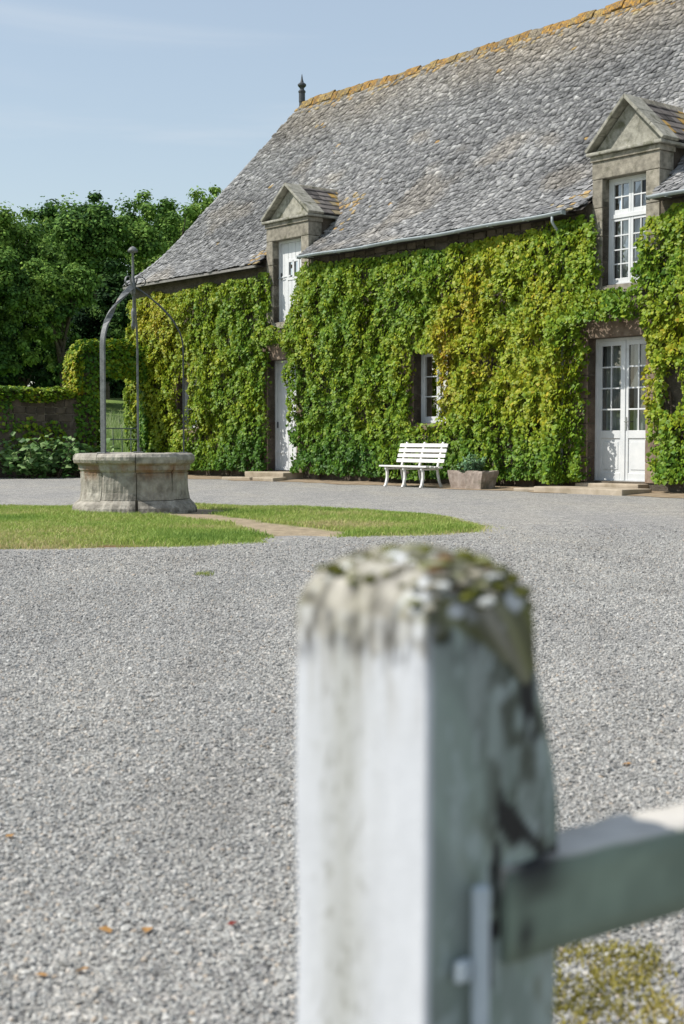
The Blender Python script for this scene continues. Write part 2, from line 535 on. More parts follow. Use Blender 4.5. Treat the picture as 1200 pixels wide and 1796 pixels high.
# earth verge along the foot of the front wall and the garden wall
def strip_mesh(name, mat, inner, outer, z):
    n = len(inner)
    v = np.array([[*p, 0.0] for p in inner] + [[*p, z] for p in outer])
    q = np.array([[i, i + 1, n + i + 1, n + i] for i in range(n - 1)])
    return raw_mesh(name, v, q, mat, loops=4)
xs = np.linspace(0.8, 26, 160)
wob = 1.05 + 0.50 * (fbm(xs * 1.1, xs * 0, seed=5) - 0.5) * 2
inn = [to_world(x, 0.1)[:2] for x in xs]
out = [to_world(x, -w)[:2] for x, w in zip(xs, wob)]
me = strip_mesh('earth_verge', soil_mat, inn, out, 0.0)
vv = np.zeros(len(me.vertices) * 3, np.float32); me.vertices.foreach_get('co', vv); vv = vv.reshape(-1, 3)
vv[:len(xs), 2] = 0.05; vv[len(xs):, 2] = 0.006
me.vertices.foreach_set('co', vv.ravel())
tag(link(bpy.data.objects.new('earth_verge', me)), kind='structure')

# rising meadow behind the garden wall
def hill(lx, ly):
    d = np.clip(-lx - 3.0, 0, None)
    return 0.105 * d * (1 - np.exp(-d / 6)) * sstep(60, 12, d * 0.55) + 0.25 * (fbm(lx * 0.15, ly * 0.15, seed=3) - 0.5) * sstep(0, 5, d)
gx = np.linspace(-90, 0.28, 90); gyv = np.linspace(-70, 70, 110)
GX, GY = np.meshgrid(gx, gyv, indexing='ij')
GZ = hill(GX, GY) + 0.0
P = CORNER[None, None] + GX[..., None] * AX + GY[..., None] * AY
V = np.concatenate([P, GZ[..., None]], -1).reshape(-1, 3)
ni, nj = GX.shape
idx = np.arange(ni * nj).reshape(ni, nj)
Q = np.stack([idx[:-1, :-1], idx[1:, :-1], idx[1:, 1:], idx[:-1, 1:]], -1).reshape(-1, 4)[:, ::-1]
tag(link(bpy.data.objects.new('meadow', raw_mesh('meadow', V, Q, meadow_mat, loops=4, smooth=True))), kind='structure')

# ------------------------------------------------------------------ lawn island round the well
WELL = (-2.52, 16.62)
LAWN = [(-9.5, 17.6), (-6.5, 18.2), (-4.58, 18.31), (-3.85, 18.47), (-1.96, 18.79), (0.0, 17.85), (0.72, 17.14), (1.46, 15.5), (1.70, 14.0), (1.52, 13.25),
        (0.53, 12.69), (-0.16, 12.47), (-0.43, 12.62), (-0.60, 11.92), (-1.42, 11.35), (-2.77, 11.06), (-5.0, 10.9), (-8.0, 11.4), (-10.5, 13.6), (-10.6, 16.0)]
def poly_dist(x, y, poly):
    d = np.full(len(x), 1e9)
    for i in range(len(poly)):
        ax, ay = poly[i - 1]; bx, by = poly[i]
        t = np.clip(((x - ax) * (bx - ax) + (y - ay) * (by - ay)) / ((bx - ax) ** 2 + (by - ay) ** 2), 0, 1)
        d = np.minimum(d, np.hypot(x - ax - t * (bx - ax), y - ay - t * (by - ay)))
    return np.where(in_poly(x, y, poly), d, -d)
def seg_dist(x, y, a, b):
    t = np.clip(((x - a[0]) * (b[0] - a[0]) + (y - a[1]) * (b[1] - a[1])) / ((b[0] - a[0]) ** 2 + (b[1] - a[1]) ** 2), 0, 1)
    return np.hypot(x - a[0] - t * (b[0] - a[0]), y - a[1] - t * (b[1] - a[1]))
def worn(x, y):
    """how bare the lawn is: the trodden path from the well to the gravel"""
    n = (fbm(x * 1.6, y * 1.6, seed=21) - 0.5) * 0.9
    d1 = seg_dist(x, y, (-1.75, 15.9), (-0.35, 13.0)) * 2.0 + n
    d2 = np.abs(np.hypot(x - WELL[0], y - WELL[1]) - 0.85) * 2.4 + n * 0.8 + sstep(-2.3, -2.9, x) * 1.0
    d3 = seg_dist(x, y, (-0.6, 13.6), (-0.2, 12.2)) * 1.9 + n
    return np.clip(1 - np.minimum(np.minimum(d1, d2), d3), 0, 1)
def lawn_z(x, y):
    d = poly_dist(x, y, LAWN)
    return 0.055 * sstep(-0.05, 0.5, d) + 0.05 * (fbm(x * 0.9, y * 0.9, seed=8) - 0.5) * sstep(0, 0.6, d) - 0.03
lx = np.arange(-10.9, 2.1, 0.10); ly = np.arange(10.5, 19.2, 0.10)
LX, LY = np.meshgrid(lx, ly, indexing='ij')
x, y = LX.ravel(), LY.ravel()
z = lawn_z(x, y)
bare = np.maximum(worn(x, y), sstep(0.30, 0.0, poly_dist(x, y, LAWN) + 0.45 * (fbm(x * 2.5, y * 2.5, seed=4) - 0.5)))
colr = (1 - sstep(0.25, 0.6, bare))[:, None] * np.array([[0.14, 0.19, 0.04]]) + sstep(0.25, 0.6, bare)[:, None] * (np.array([[0.34, 0.275, 0.19]]) * sstep(0.0, 0.5, worn(x, y))[:, None] + np.array([[0.20, 0.13, 0.07]]) * (1 - sstep(0.0, 0.5, worn(x, y)))[:, None])
ni, nj = LX.shape
idx = np.arange(ni * nj).reshape(ni, nj)
Q = np.stack([idx[:-1, :-1], idx[1:, :-1], idx[1:, 1:], idx[:-1, 1:]], -1).reshape(-1, 4)
keep = (z[Q] > -0.025).any(1)
lawn_obj = tag(link(bpy.data.objects.new('lawn', raw_mesh('lawn', np.stack([x, y, z], 1), Q[keep], lawn_mat, colr, loops=4, smooth=True))), kind='structure')

def blades(name, x, y, z, hgt, width, col, mat, lean=0.5):
    n = len(x)
    a = RNG.uniform(0, 2 * np.pi, n)
    side = np.stack([np.cos(a), np.sin(a), np.zeros(n)], 1) * width[:, None]
    p = np.stack([x, y, z], 1)
    l = RNG.normal(0, lean, (n, 2)) * hgt[:, None]
    top = p + np.stack([l[:, 0], l[:, 1], hgt], 1)
    midp = p + np.stack([l[:, 0] * 0.3, l[:, 1] * 0.3, hgt * 0.6], 1)
    V = np.stack([p - side, p + side, midp + side * 0.8, midp - side * 0.8, top], 1).reshape(-1, 3)
    o = (np.arange(n) * 5)[:, None, None]
    T = (np.array([[0, 1, 2], [0, 2, 3], [3, 2, 4]])[None] + o).reshape(-1, 3)
    return raw_mesh(name, V, T, mat, np.repeat(col, 5, axis=0))

n = 300000
x = RNG.uniform(-8.5, 1.9, n); y = RNG.uniform(10.8, 18.9, n)
d = poly_dist(x, y, LAWN)
b_ = worn(x, y)
r = np.hypot(x - WELL[0], y - WELL[1])
edge = sstep(0.0, 0.28, d + 0.7 * (fbm(x * 2.5, y * 2.5, seed=4) - 0.5))
ok = (d > 0) & (RNG.random(n) < (1 - sstep(0.15, 0.55, b_)) * (0.12 + 0.88 * edge)) & (r > 0.74) & (np.abs(x) < 0.30 * y + 0.6)
x, y, d = x[ok], y[ok], d[ok]
t = np.clip((fbm(x * 0.8, y * 0.8, seed=31) - 0.5) * 1.5 + 0.40 + RNG.normal(0, 0.18, len(x)) + 0.16, 0, 1)
t = np.clip(t + 0.45 * sstep(0.45, 0.0, d + 0.4 * (fbm(x * 2.5, y * 2.5, seed=4) - 0.5)), 0, 1)
colr = palette(t, [(0, (0.17, 0.28, 0.055)), (0.45, (0.30, 0.42, 0.085)), (0.75, (0.42, 0.47, 0.13)), (1, (0.55, 0.47, 0.24))])
h_ = RNG.uniform(0.018, 0.050, len(x)) * (0.7 + 0.7 * fbm(x * 1.3, y * 1.3, seed=33))
tag(link(bpy.data.objects.new('lawn_grass', blades('lawn_grass', x, y, lawn_z(x, y), h_, np.full(len(x), 0.0036), colr, grass_mat))),
    'short green grass of the lawn island round the well', 'grass', kind='stuff')

# ------------------------------------------------------------------ loose gravel stones near the camera
def stone_mesh(k):
    rr = np.random.default_rng(100 + k)
    bm = bmesh.new()
    bmesh.ops.create_icosphere(bm, subdivisions=1, radius=1.0)
    sc = rr.uniform(0.55, 1.0, 3) * np.array([1.15, 0.9, 0.65])
    for v in bm.verts:
        f = rr.uniform(0.72, 1.15)
        v.co = Vector((v.co.x * sc[0] * f, v.co.y * sc[1] * f, v.co.z * sc[2] * f))
    me = bpy.data.meshes.new('gravel_stone')
    bm.to_mesh(me); bm.free()
    me.materials.append(stone_mat)
    return me

def gravel_points():
    out = []
    for (y0, y1, dens, s0, s1) in ((1.6, 3.6, 19000, 0.0031, 0.0075), (3.6, 6.0, 11000, 0.0035, 0.0082), (6.0, 9.0, 6500, 0.0042, 0.009), (9.0, 15.0, 2600, 0.005, 0.011)):
        hw = 0.30 * y1 + 0.5
        n = int(dens * (y1 - y0) * hw * 2)
        x = RNG.uniform(-hw, hw, n); y = RNG.uniform(y0, y1, n)
        k = np.abs(x) < 0.30 * y + 0.5
        x, y = x[k], y[k]
        k = poly_dist(x, y, LAWN) < -0.02
        x, y = x[k], y[k]
        if y0 >= 9.0:
            k = RNG.random(len(y)) < 1 - (y - y0) / (y1 - y0)
            x, y = x[k], y[k]
        s = s0 + (s1 - s0) * RNG.random(len(x)) ** 1.8
        big = RNG.random(len(x)) < 0.012
        s = np.where(big, s * 1.7, s)
        out.append(np.stack([x, y, s * RNG.uniform(-0.1, 0.55, len(x)), s], 1))
    return np.concatenate(out)

gp = gravel_points()
me = bpy.data.meshes.new('loose_gravel')
me.vertices.add(len(gp)); me.vertices.foreach_set('co', np.ascontiguousarray(gp[:, :3], dtype=np.float32).ravel())
a = me.attributes.new('size', 'FLOAT', 'POINT'); a.data.foreach_set('value', gp[:, 3].astype(np.float32))
a = me.attributes.new('rot', 'FLOAT_VECTOR', 'POINT'); a.data.foreach_set('vector', np.stack([RNG.normal(0, 0.35, len(gp)), RNG.normal(0, 0.35, len(gp)), RNG.uniform(0, 6.28, len(gp))], 1).astype(np.float32).ravel())
me.materials.append(stone_mat)
loose = tag(link(bpy.data.objects.new('loose_gravel', me)), 'loose grey crushed gravel covering the yard', 'gravel', kind='stuff')
ng = bpy.data.node_groups.new('scatter_gravel', 'GeometryNodeTree')
ng.interface.new_socket('Geometry', in_out='INPUT', socket_type='NodeSocketGeometry')
ng.interface.new_socket('Geometry', in_out='OUTPUT', socket_type='NodeSocketGeometry')
gi = ng.nodes.new('NodeGroupInput'); go = ng.nodes.new('NodeGroupOutput')
iop = ng.nodes.new('GeometryNodeInstanceOnPoints')
join = ng.nodes.new('GeometryNodeGeometryToInstance')
for k in range(5):
    so = bpy.data.objects.new('gravel_stone', stone_mesh(k))       # source shape, not linked into the scene
    oi_ = ng.nodes.new('GeometryNodeObjectInfo'); oi_.inputs['Object'].default_value = so
    oi_.inputs['As Instance'].default_value = False
    ng.links.new(oi_.outputs['Geometry'], join.inputs['Geometry'])
asz = ng.nodes.new('GeometryNodeInputNamedAttribute'); asz.data_type = 'FLOAT'; asz.inputs['Name'].default_value = 'size'
aro = ng.nodes.new('GeometryNodeInputNamedAttribute'); aro.data_type = 'FLOAT_VECTOR'; aro.inputs['Name'].default_value = 'rot'
ng.links.new(gi.outputs[0], iop.inputs['Points'])
ng.links.new(join.outputs[0], iop.inputs['Instance'])
iop.inputs['Pick Instance'].default_value = True
ng.links.new(asz.outputs['Attribute'], iop.inputs['Scale'])
ng.links.new(aro.outputs['Attribute'], iop.inputs['Rotation'])
ng.links.new(iop.outputs[0], go.inputs[0])
md = loose.modifiers.new('scatter', 'NODES'); md.node_group = ng

# ================================================================== HOUSE
house = empty('stone_farmhouse', to_world(0, 0), HOUSE_ROT)
tag(house, 'long creeper-covered stone farmhouse with steep slate roof and two stone dormers', 'house')
WALL_TOP = 5.02
# openings: x0, x1, z0, z1, reveal depth
OPEN = {
    'lw': (2.02, 2.95, 1.20, 2.46), 'ld': (5.87, 6.98, 0.20, 2.72), 'lu': (6.10, 7.16, 3.57, 5.40),
    'mw': (10.85, 11.85, 1.24, 2.68), 'fd': (15.40, 16.68, 0.19, 2.67), 'ru': (15.70, 16.64, 3.57, 5.40),
}
DORM = {'left': (5.87, 7.43), 'right': (15.48, 16.92)}
X_END = 27.0
def front_wall():
    xs = sorted({0.0, X_END, *[v for o in OPEN.values() for v in o[:2]]})
    zs = sorted({-0.1, WALL_TOP, *[min(v, WALL_TOP) for o in OPEN.values() for v in o[2:]]})
    mb = MB()
    for i in range(len(xs) - 1):
        for j in range(len(zs) - 1):
            cx, cz = (xs[i] + xs[i + 1]) / 2, (zs[j] + zs[j + 1]) / 2
            if any(o[0] < cx < o[1] and o[2] < cz < o[3] for o in OPEN.values()):
                continue
            mb.add([(xs[i], 0, zs[j]), (xs[i + 1], 0, zs[j]), (xs[i + 1], 0, zs[j + 1]), (xs[i], 0, zs[j + 1])], [(0, 1, 2, 3)])
    for o in OPEN.values():
        x0, x1, z0, z1 = o
        z1 = min(z1, WALL_TOP)
        d = 0.45
        mb.add([(x0, 0, z0), (x0, d, z0), (x0, d, z1), (x0, 0, z1)], [(0, 1, 2, 3)])
        mb.add([(x1, 0, z0), (x1, d, z0), (x1, d, z1), (x1, 0, z1)], [(3, 2, 1, 0)])
        mb.add([(x0, 0, z0), (x1, 0, z0), (x1, d, z0), (x0, d, z0)], [(0, 1, 2, 3)])
        if o[3] < WALL_TOP:
            mb.add([(x0, 0, z1), (x1, 0, z1), (x1, d, z1), (x0, d, z1)], [(3, 2, 1, 0)])
    me = bpy.data.meshes.new('front_wall'); me.from_pydata(mb.v, [], mb.f); me.materials.append(wall_mat)
    return link(bpy.data.objects.new('front_wall', me), house)
front_wall()
MB().box(0.0, 0.5, 0.01, 8.0, -0.1, WALL_TOP - 0.03).build('end_wall', wall_mat, house)
MB().box(0.5, X_END, 7.5, 8.0, -0.1, WALL_TOP - 0.03).build('rear_wall', wall_mat, house)
MB().box(X_END - 0.5, X_END, 0.01, 7.5, -0.1, WALL_TOP - 0.03).build('end_wall', wall_mat, house)
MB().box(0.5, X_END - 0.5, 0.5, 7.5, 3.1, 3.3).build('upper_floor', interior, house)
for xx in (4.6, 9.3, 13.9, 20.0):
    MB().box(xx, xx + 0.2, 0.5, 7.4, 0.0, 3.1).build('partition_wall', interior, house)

# rubble stones left bare under the gutter, above the creeper
srng = random.Random(3)
xx = 7.6
while xx < 15.3:
    w = srng.uniform(0.18, 0.38)
    zz = 4.60
    while zz < 4.98:
        hh = srng.uniform(0.10, 0.17)
        s = MB().box(xx + 0.012, xx + w - 0.012, -srng.uniform(0.015, 0.045), 0.05, zz + 0.010, min(zz + hh - 0.010, 5.0), jit=0.008)
        s.build('wall_stone', rubble, house, bevel=0.012, segs=1)
        zz += hh
    xx += w

# ---- roof shape
EAVE_Y, RIDGE_Y, RIDGE_Z = -0.32, 4.0, 9.84
_py = np.linspace(EAVE_Y, RIDGE_Y, 400)
_sl = 0.72 + (1.0) * 0.56 * sstep(-0.3, 1.2, _py)
_pz = np.concatenate([[0], np.cumsum((_sl[1:] + _sl[:-1]) / 2 * np.diff(_py))])
EAVE_Z = 4.90
_pz = EAVE_Z + _pz * (RIDGE_Z - EAVE_Z) / _pz[-1]
_ps = np.concatenate([[0], np.cumsum(np.hypot(np.diff(_py), np.diff(_pz)))])
ROOF_LEN = _ps[-1]
def roof_at(s):
    return np.interp(s, _ps, _py), np.interp(s, _ps, _pz)
def roof_z(y):
    return np.interp(y, _py, _pz)
def hip_x(y):
    return -0.14 + (np.asarray(y, float) - EAVE_Y) * (1.98 + 0.14) / (RIDGE_Y - EAVE_Y)
def in_dormer(x, y, pad=0.0):
    r = np.zeros(np.shape(x), bool)
    for a, b2 in DORM.values():
        r |= (x > a - pad) & (x < b2 + pad) & (y < 0.80)
    return r

# roof deck under the slates
mb = MB()
xs = sorted({*np.arange(2.0, X_END + 0.3, 0.5).round(3).tolist(), *[v for d in DORM.values() for v in d]})
ys = np.linspace(EAVE_Y + 0.03, RIDGE_Y, 22)
for i in range(len(xs) - 1):
    for j in range(len(ys) - 1):
        cx, cy = (xs[i] + xs[i + 1]) / 2, (ys[j] + ys[j + 1]) / 2
        if in_dormer(cx, cy):
            continue
        q = [(xs[i], ys[j]), (xs[i + 1], ys[j]), (xs[i + 1], ys[j + 1]), (xs[i], ys[j + 1])]
        mb.add([(x, y, float(roof_z(y)) - 0.045) for x, y in q], [(0, 1, 2, 3)])
for j in range(len(ys) - 1):
    h0, h1 = float(hip_x(ys[j])) + 0.03, float(hip_x(ys[j + 1])) + 0.03
    mb.add([(h0, ys[j], float(roof_z(ys[j])) - 0.045), (2.0, ys[j], float(roof_z(ys[j])) - 0.045), (2.0, ys[j + 1], float(roof_z(ys[j + 1])) - 0.045), (h1, ys[j + 1], float(roof_z(ys[j + 1])) - 0.045)], [(0, 1, 2, 3)])
    # rear slope and hipped end
    a0, a1 = 8 - ys[j], 8 - ys[j + 1]
    z0, z1 = float(roof_z(ys[j])) - 0.045, float(roof_z(ys[j + 1])) - 0.045
    mb.add([(h0, a0, z0), (X_END + 0.2, a0, z0), (X_END + 0.2, a1, z1), (h1, a1, z1)], [(3, 2, 1, 0)])
    mb.add([(h0, ys[j], z0), (h0, a0, z0), (h1, a1, z1), (h1, ys[j + 1], z1)], [(0, 1, 2, 3)])
mb.add([(X_END + 0.2, EAVE_Y, EAVE_Z), (X_END + 0.2, 8 - EAVE_Y, EAVE_Z), (X_END + 0.2, 4, RIDGE_Z)], [(0, 1, 2)])
me = bpy.data.meshes.new('roof_deck'); me.from_pydata(mb.v, [], mb.f); me.materials.append(dark_wood)
roof_deck = link(bpy.data.objects.new('roof_deck', me), house)

# ---- slates
def slate_colour(x, s):
    n = len(x)
    f = s / ROOF_LEN
    t = np.clip(0.46 + 0.26 * (fbm(x * 0.55, s * 0.55, seed=41) - 0.5) * 2 + RNG.normal(0, 0.185, n), 0, 1)
    c = palette(t, [(0, (0.080, 0.080, 0.082)), (0.35, (0.175, 0.175, 0.178)), (0.65, (0.270, 0.269, 0.270)), (1.0, (0.45, 0.445, 0.44))])
    warm = np.clip(sstep(0.62, 1.0, f) * 0.9 * (0.4 + fbm(x * 0.9, s * 1.1, seed=44)) + sstep(0.60, 0.75, fbm(x * 0.7, s * 0.8, seed=46)) * 0.45, 0, 1)
    tan = np.array([[0.36, 0.29, 0.20]])
    c = c * (1 - 0.55 * warm[:, None]) + tan * 0.55 * warm[:, None] * (0.5 + t[:, None])
    lich = (RNG.random(n) < sstep(0.90, 1.0, f) * 0.75 + 0.05 * sstep(0.76, 0.84, fbm(x * 1.5, s * 1.5, seed=48)))
    for a, b2 in DORM.values():      # lichen where the dormer roofs meet the slope
        dd = np.hypot(x - b2 - 0.25, (s - 1.7) * 0.8)
        lich |= RNG.random(n) < 0.55 * np.exp(-(dd / 0.35) ** 2)
        dl = np.hypot((x - a + 0.25) * 0.8, s - 0.25)
        lich |= RNG.random(n) < 0.35 * np.exp(-(dl / 0.3) ** 2)
    oc = palette(RNG.random(n), [(0, (0.40, 0.23, 0.06)), (0.5, (0.46, 0.30, 0.10)), (1, (0.36, 0.30, 0.17))])
    return np.where(lich[:, None], oc * 0.8 + c * 0.2, c)

def slate_slots():
    X, S, Wd, Ex = [], [], [], []
    s, row = 0.0, 0
    while s < ROOF_LEN - 0.05:
        ex = 0.056 + 0.014 * random.random()
        x = -0.3 + random.uniform(0, 0.15)
        while x < X_END:
            w = random.uniform(0.08, 0.17)
            X.append(x + w / 2); S.append(s); Wd.append(w); Ex.append(ex)
            x += w
        s += ex; row += 1
    X, S, Wd, Ex = map(np.array, (X, S, Wd, Ex))
    y, _ = roof_at(S)
    ok = (X > hip_x(y) + 0.02) & ~in_dormer(X, y, 0.02)
    return X[ok], S[ok], Wd[ok], Ex[ok]
SX, SS, SW, SE = slate_slots()
N = len(SX)
SS = SS + (fbm(SX * 0.8, SS * 0.8, seed=51) - 0.5) * 0.09 + RNG.normal(0, 0.013, N)
SS = np.clip(SS, -0.03, ROOF_LEN - 0.10)
scol = slate_colour(SX, SS)
sy, sz = roof_at(SS)
sy2, sz2 = roof_at(np.clip(SS + 0.05, 0, ROOF_LEN))
sy1, sz1 = roof_at(np.clip(SS - 0.05, 0, ROOF_LEN))
ext = np.where(SS < 0, SS, 0)
up = norm(np.stack([np.zeros(N), sy2 - sy1, sz2 - sz1], 1))
nr = np.cross(np.tile([1.0, 0, 0], (N, 1)), up)
sag = 0.05 * (fbm(SX * 0.25, SS * 0.3, seed=55) - 0.5)
org = np.stack([SX, sy, sz], 1) + up * ext[:, None] + nr * sag[:, None]
tilt = RNG.normal(0.10, 0.05, N); roll = RNG.normal(0, 0.055, N); yaw = RNG.normal(0, 0.09, N)
xa = np.tile([1.0, 0, 0], (N, 1))
xa = norm(xa + up * yaw[:, None] + nr * roll[:, None])
ya = norm(up - nr * tilt[:, None])
ya = norm(ya - xa * np.sum(xa * ya, 1, keepdims=True))
za = np.cross(xa, ya)
lift = RNG.uniform(0.010, 0.030, N)
# the 300 slates that show largest: nearest to the camera inside the frame
wp = CORNER[None] + org[:, :1] * AX + org[:, 1:2] * AY
dist = np.hypot(wp[:, 0], wp[:, 1])
upx = wp[:, 0] / wp[:, 1] * F_PX + 600
vpx = HORIZON - (org[:, 2] - CAM_H) / wp[:, 1] * F_PX
vis = (upx < 1195) & (vpx > 5) & (upx > 0)
order = np.argsort(np.where(vis, dist, 1e9))[:300]
single = np.zeros(N, bool); single[order] = True
def slate_shape(rr):
    t = 0.011
    j = lambda a: rr.uniform(-a, a)
    pts = [(-0.5 + abs(j(0.10)), j(0.09)), (-0.1 + j(0.1), -0.05 + j(0.05)), (0.5 - abs(j(0.10)), j(0.09)), (0.5, 1.0), (-0.5, 1.0)]
    return np.array([[px, py, 0] for px, py in pts] + [[px, py, -t] for px, py in pts])
rr = random.Random(9)
shapes = [slate_shape(rr) for _ in range(8)]
SF = [(0, 1, 2, 3, 4)] + [(i + 5, (i + 1) % 5 + 5, (i + 1) % 5, i) for i in (0, 1, 2, 4)]
ST = np.array([[0, 1, 2], [0, 2, 3], [0, 3, 4]] + [t for i in (0, 1, 2, 4) for t in ([i + 5, (i + 1) % 5 + 5, (i + 1) % 5], [i + 5, (i + 1) % 5, i])])
kind = RNG.integers(0, 8, N)
SH = np.array(shapes)[kind]
scale = np.stack([SW * 0.97, SE * 1.75, np.ones(N) * RNG.uniform(0.8, 1.9, N)], 1)
local = SH * scale[:, None, :]
Vv = org[:, None, :] + local[..., :1] * xa[:, None] + local[..., 1:2] * ya[:, None] + (local[..., 2:3] + lift[:, None, None]) * za[:, None]
rest = ~single
nrst = rest.sum()
T = (ST[None] + (np.arange(nrst) * 10)[:, None, None]).reshape(-1, 3)
tag(link(bpy.data.objects.new('roof_slates', raw_mesh('roof_slates', Vv[rest].reshape(-1, 3), T, slate_mat, np.repeat(scol[rest], 10, axis=0))), house), kind='stuff')
slate_me = []
for s in shapes:
    me = bpy.data.meshes.new('slate'); me.from_pydata([tuple(p) for p in s], [], SF); me.materials.append(slate_obj_mat); slate_me.append(me)
for i in np.where(single)[0]:
    o = bpy.data.objects.new('slate', slate_me[kind[i]])
    COL.objects.link(o); o.parent = house
    M = Matrix.Identity(4)
    for r_ in range(3):
        M[r_][0] = xa[i][r_] * scale[i][0]; M[r_][1] = ya[i][r_] * scale[i][1]; M[r_][2] = za[i][r_] * scale[i][2]
        M[r_][3] = org[i][r_] + za[i][r_] * lift[i]
    o.matrix_local = M
    o.color = (*scol[i], 1)

# slates of the hipped end seen as a ragged edge along the hip
mb = MB()
for k in range(52):
    s = (k + 0.3) / 52 * ROOF_LEN
    y, z = roof_at(s)
    hx = float(hip_x(y))
    a = random.uniform(0.10, 0.17)
    mb.add([(hx - 0.05 + random.uniform(-.015, .01), y, z - 0.01), (hx + a, y - 0.005, z + 0.028), (hx + a + 0.03, y + 0.1, z + 0.145), (hx + 0.0, y + 0.1, z + 0.13),
            (hx - 0.04, y + 0.10, z - 0.03)], [(0, 1, 2, 3), (0, 3, 4)])
c_ = np.tile(np.array([[0.25, 0.25, 0.26]]), (len(mb.v), 1)) * np.repeat(RNG.uniform(0.6, 1.4, (52, 1)), 5, axis=0)
me = mb.mesh('hip_slates', slate_mat)
a = me.color_attributes.new('Col', 'FLOAT_COLOR', 'POINT')
a.data.foreach_set('color', np.concatenate([c_, np.ones((len(c_), 1))], 1).astype(np.float32).ravel())
tag(link(bpy.data.objects.new('hip_slates', me), house), kind='stuff')

# ---- ridge tiles, thick with orange lichen
x = 2.02
k = 0
tile_me = []
for v in range(4):
    rr = random.Random(40 + v)
    prof = [(-0.17, -0.17), (-0.115, -0.05), (-0.05, 0.045), (0.0, 0.075), (0.05, 0.045), (0.115, -0.05), (0.17, -0.17)]
    inner = [(a * 0.8, b2 - 0.028) for a, b2 in prof][::-1]
    ring = prof + inner
    mb = MB(); n = len(ring)
    secs = [0.0, 0.33, 0.66, 1.0]
    for sx in secs:
        for a, b2 in ring:
            mb.v.append((sx, a * (1 + rr.uniform(-.06, .06)), b2 + rr.uniform(-0.014, 0.014)))
    for q in range(len(secs) - 1):
        for i in range(n):
            mb.f.append((q * n + i, q * n + (i + 1) % n, (q + 1) * n + (i + 1) % n, (q + 1) * n + i))
    mb.f.append(tuple(range(n))); mb.f.append(tuple(range(3 * n, 4 * n))[::-1])
    tile_me.append(mb.mesh('ridge_tile', ridge_mat))
while x < X_END:
    L = random.uniform(0.16, 0.30)
    o = link(bpy.data.objects.new('ridge_tile', tile_me[k % 4]), house)
    o.location = (x + 0.005, 4.0, RIDGE_Z + 0.03 + random.uniform(-0.03, 0.03) - 0.05 * math.sin(min(1, max(0, (x - 2) / 12)) * math.pi))
    o.scale = (L - 0.008, random.uniform(0.85, 1.05), random.uniform(0.75, 1.1))
    o.rotation_euler = (random.uniform(-.05, .05), random.uniform(-.05, .05), random.uniform(-.03, .03))
    f = random.random()
    base = np.array([0.44, 0.25, 0.06]) if f < 0.6 else (np.array([0.40, 0.28, 0.10]) if f < 0.85 else np.array([0.30, 0.26, 0.19]))
    base = base * random.uniform(0.75, 1.15)
    o.color = (*base, 1)
    x += L; k += 1

# ---- finial at the ridge end
fin = MB().lathe([(0.085, -0.15), (0.075, 0.02), (0.085, 0.05), (0.085, 0.28), (0.10, 0.30), (0.10, 0.33), (0.06, 0.37), (0.06, 0.41), (0.115, 0.47), (0.115, 0.51), (0.05, 0.56), (0.028, 0.64), (0.006, 0.78)], 12)
o = fin.build('finial', dark_iron, house, smooth=False)
o.location = (1.96, 4.0, RIDGE_Z + 0.03)

# ---- eaves: rafters' soffit board, gutters, brackets
def eave_run(x0, x1, gutter):
    MB().box(x0, x1, EAVE_Y + 0.06, -0.02, EAVE_Z - 0.045, EAVE_Z - 0.02).build('soffit_board', dark_wood, house)
    if gutter:
        mb = MB()
        n = max(8, int((x1 - x0) / 0.35)); seg = 9
        rows = []
        for i in range(n + 1):
            x = x0 + (x1 - x0) * i / n
            dz = 0.025 * math.sin(i * 0.9) * 0.4 - 0.02 * math.sin(i / n * math.pi)
            ring = []
            for rad in (0.056, 0.048):
                for q in range(seg):
                    t = math.pi + math.pi * q / (seg - 1)
                    ring.append((x, EAVE_Y - 0.045 + rad * math.cos(t), EAVE_Z - 0.005 + dz + rad * math.sin(t)))
            ring = ring[:seg] + ring[seg:][::-1]
            rows.append(ring)
        for r_ in rows: mb.v += r_
        m_ = 2 * seg
        for i in range(n):
            for q in range(m_):
                mb.f.append((i * m_ + q, i * m_ + (q + 1) % m_, (i + 1) * m_ + (q + 1) % m_, (i + 1) * m_ + q))
        mb.f.append(tuple(range(m_))); mb.f.append(tuple(range(n * m_, n * m_ + m_)))
        g = mb.build('gutter', zinc, house, smooth=True)
        x = x0 + 0.4
        while x < x1 - 0.1:
            MB().box(x - 0.014, x + 0.014, EAVE_Y - 0.108, EAVE_Y + 0.05, EAVE_Z - 0.072, EAVE_Z - 0.066).build('gutter_bracket', zinc, g)
            x += 0.9
        for xe in (x0, x1):
            MB().box(xe - 0.004, xe + 0.004, EAVE_Y - 0.104, EAVE_Y + 0.014, EAVE_Z - 0.068, EAVE_Z + 0.004).build('gutter_end', zinc, g)
    else:
        MB().box(x0, x1, EAVE_Y + 0.005, EAVE_Y + 0.055, EAVE_Z - 0.075, EAVE_Z - 0.02).build('eaves_board', simple_mat('eaves_board_%d' % int(x0), (0.16, 0.15, 0.14), (0.30, 0.29, 0.27), 0.8, 6), house)
eave_run(-0.1, 5.80, False)
eave_run(7.52, 15.12, True)
eave_run(16.95, X_END, True)
# the rainwater outlet that drops behind the creeper
MB().tube([(14.86, EAVE_Y - 0.045, EAVE_Z - 0.05), (14.86, EAVE_Y - 0.045, EAVE_Z - 0.16), (14.86, EAVE_Y + 0.02, EAVE_Z - 0.24), (14.86, -0.06, EAVE_Z - 0.42), (14.86, -0.06, 0.1)], 0.024, 10).build('downpipe', zinc, house, smooth=True)

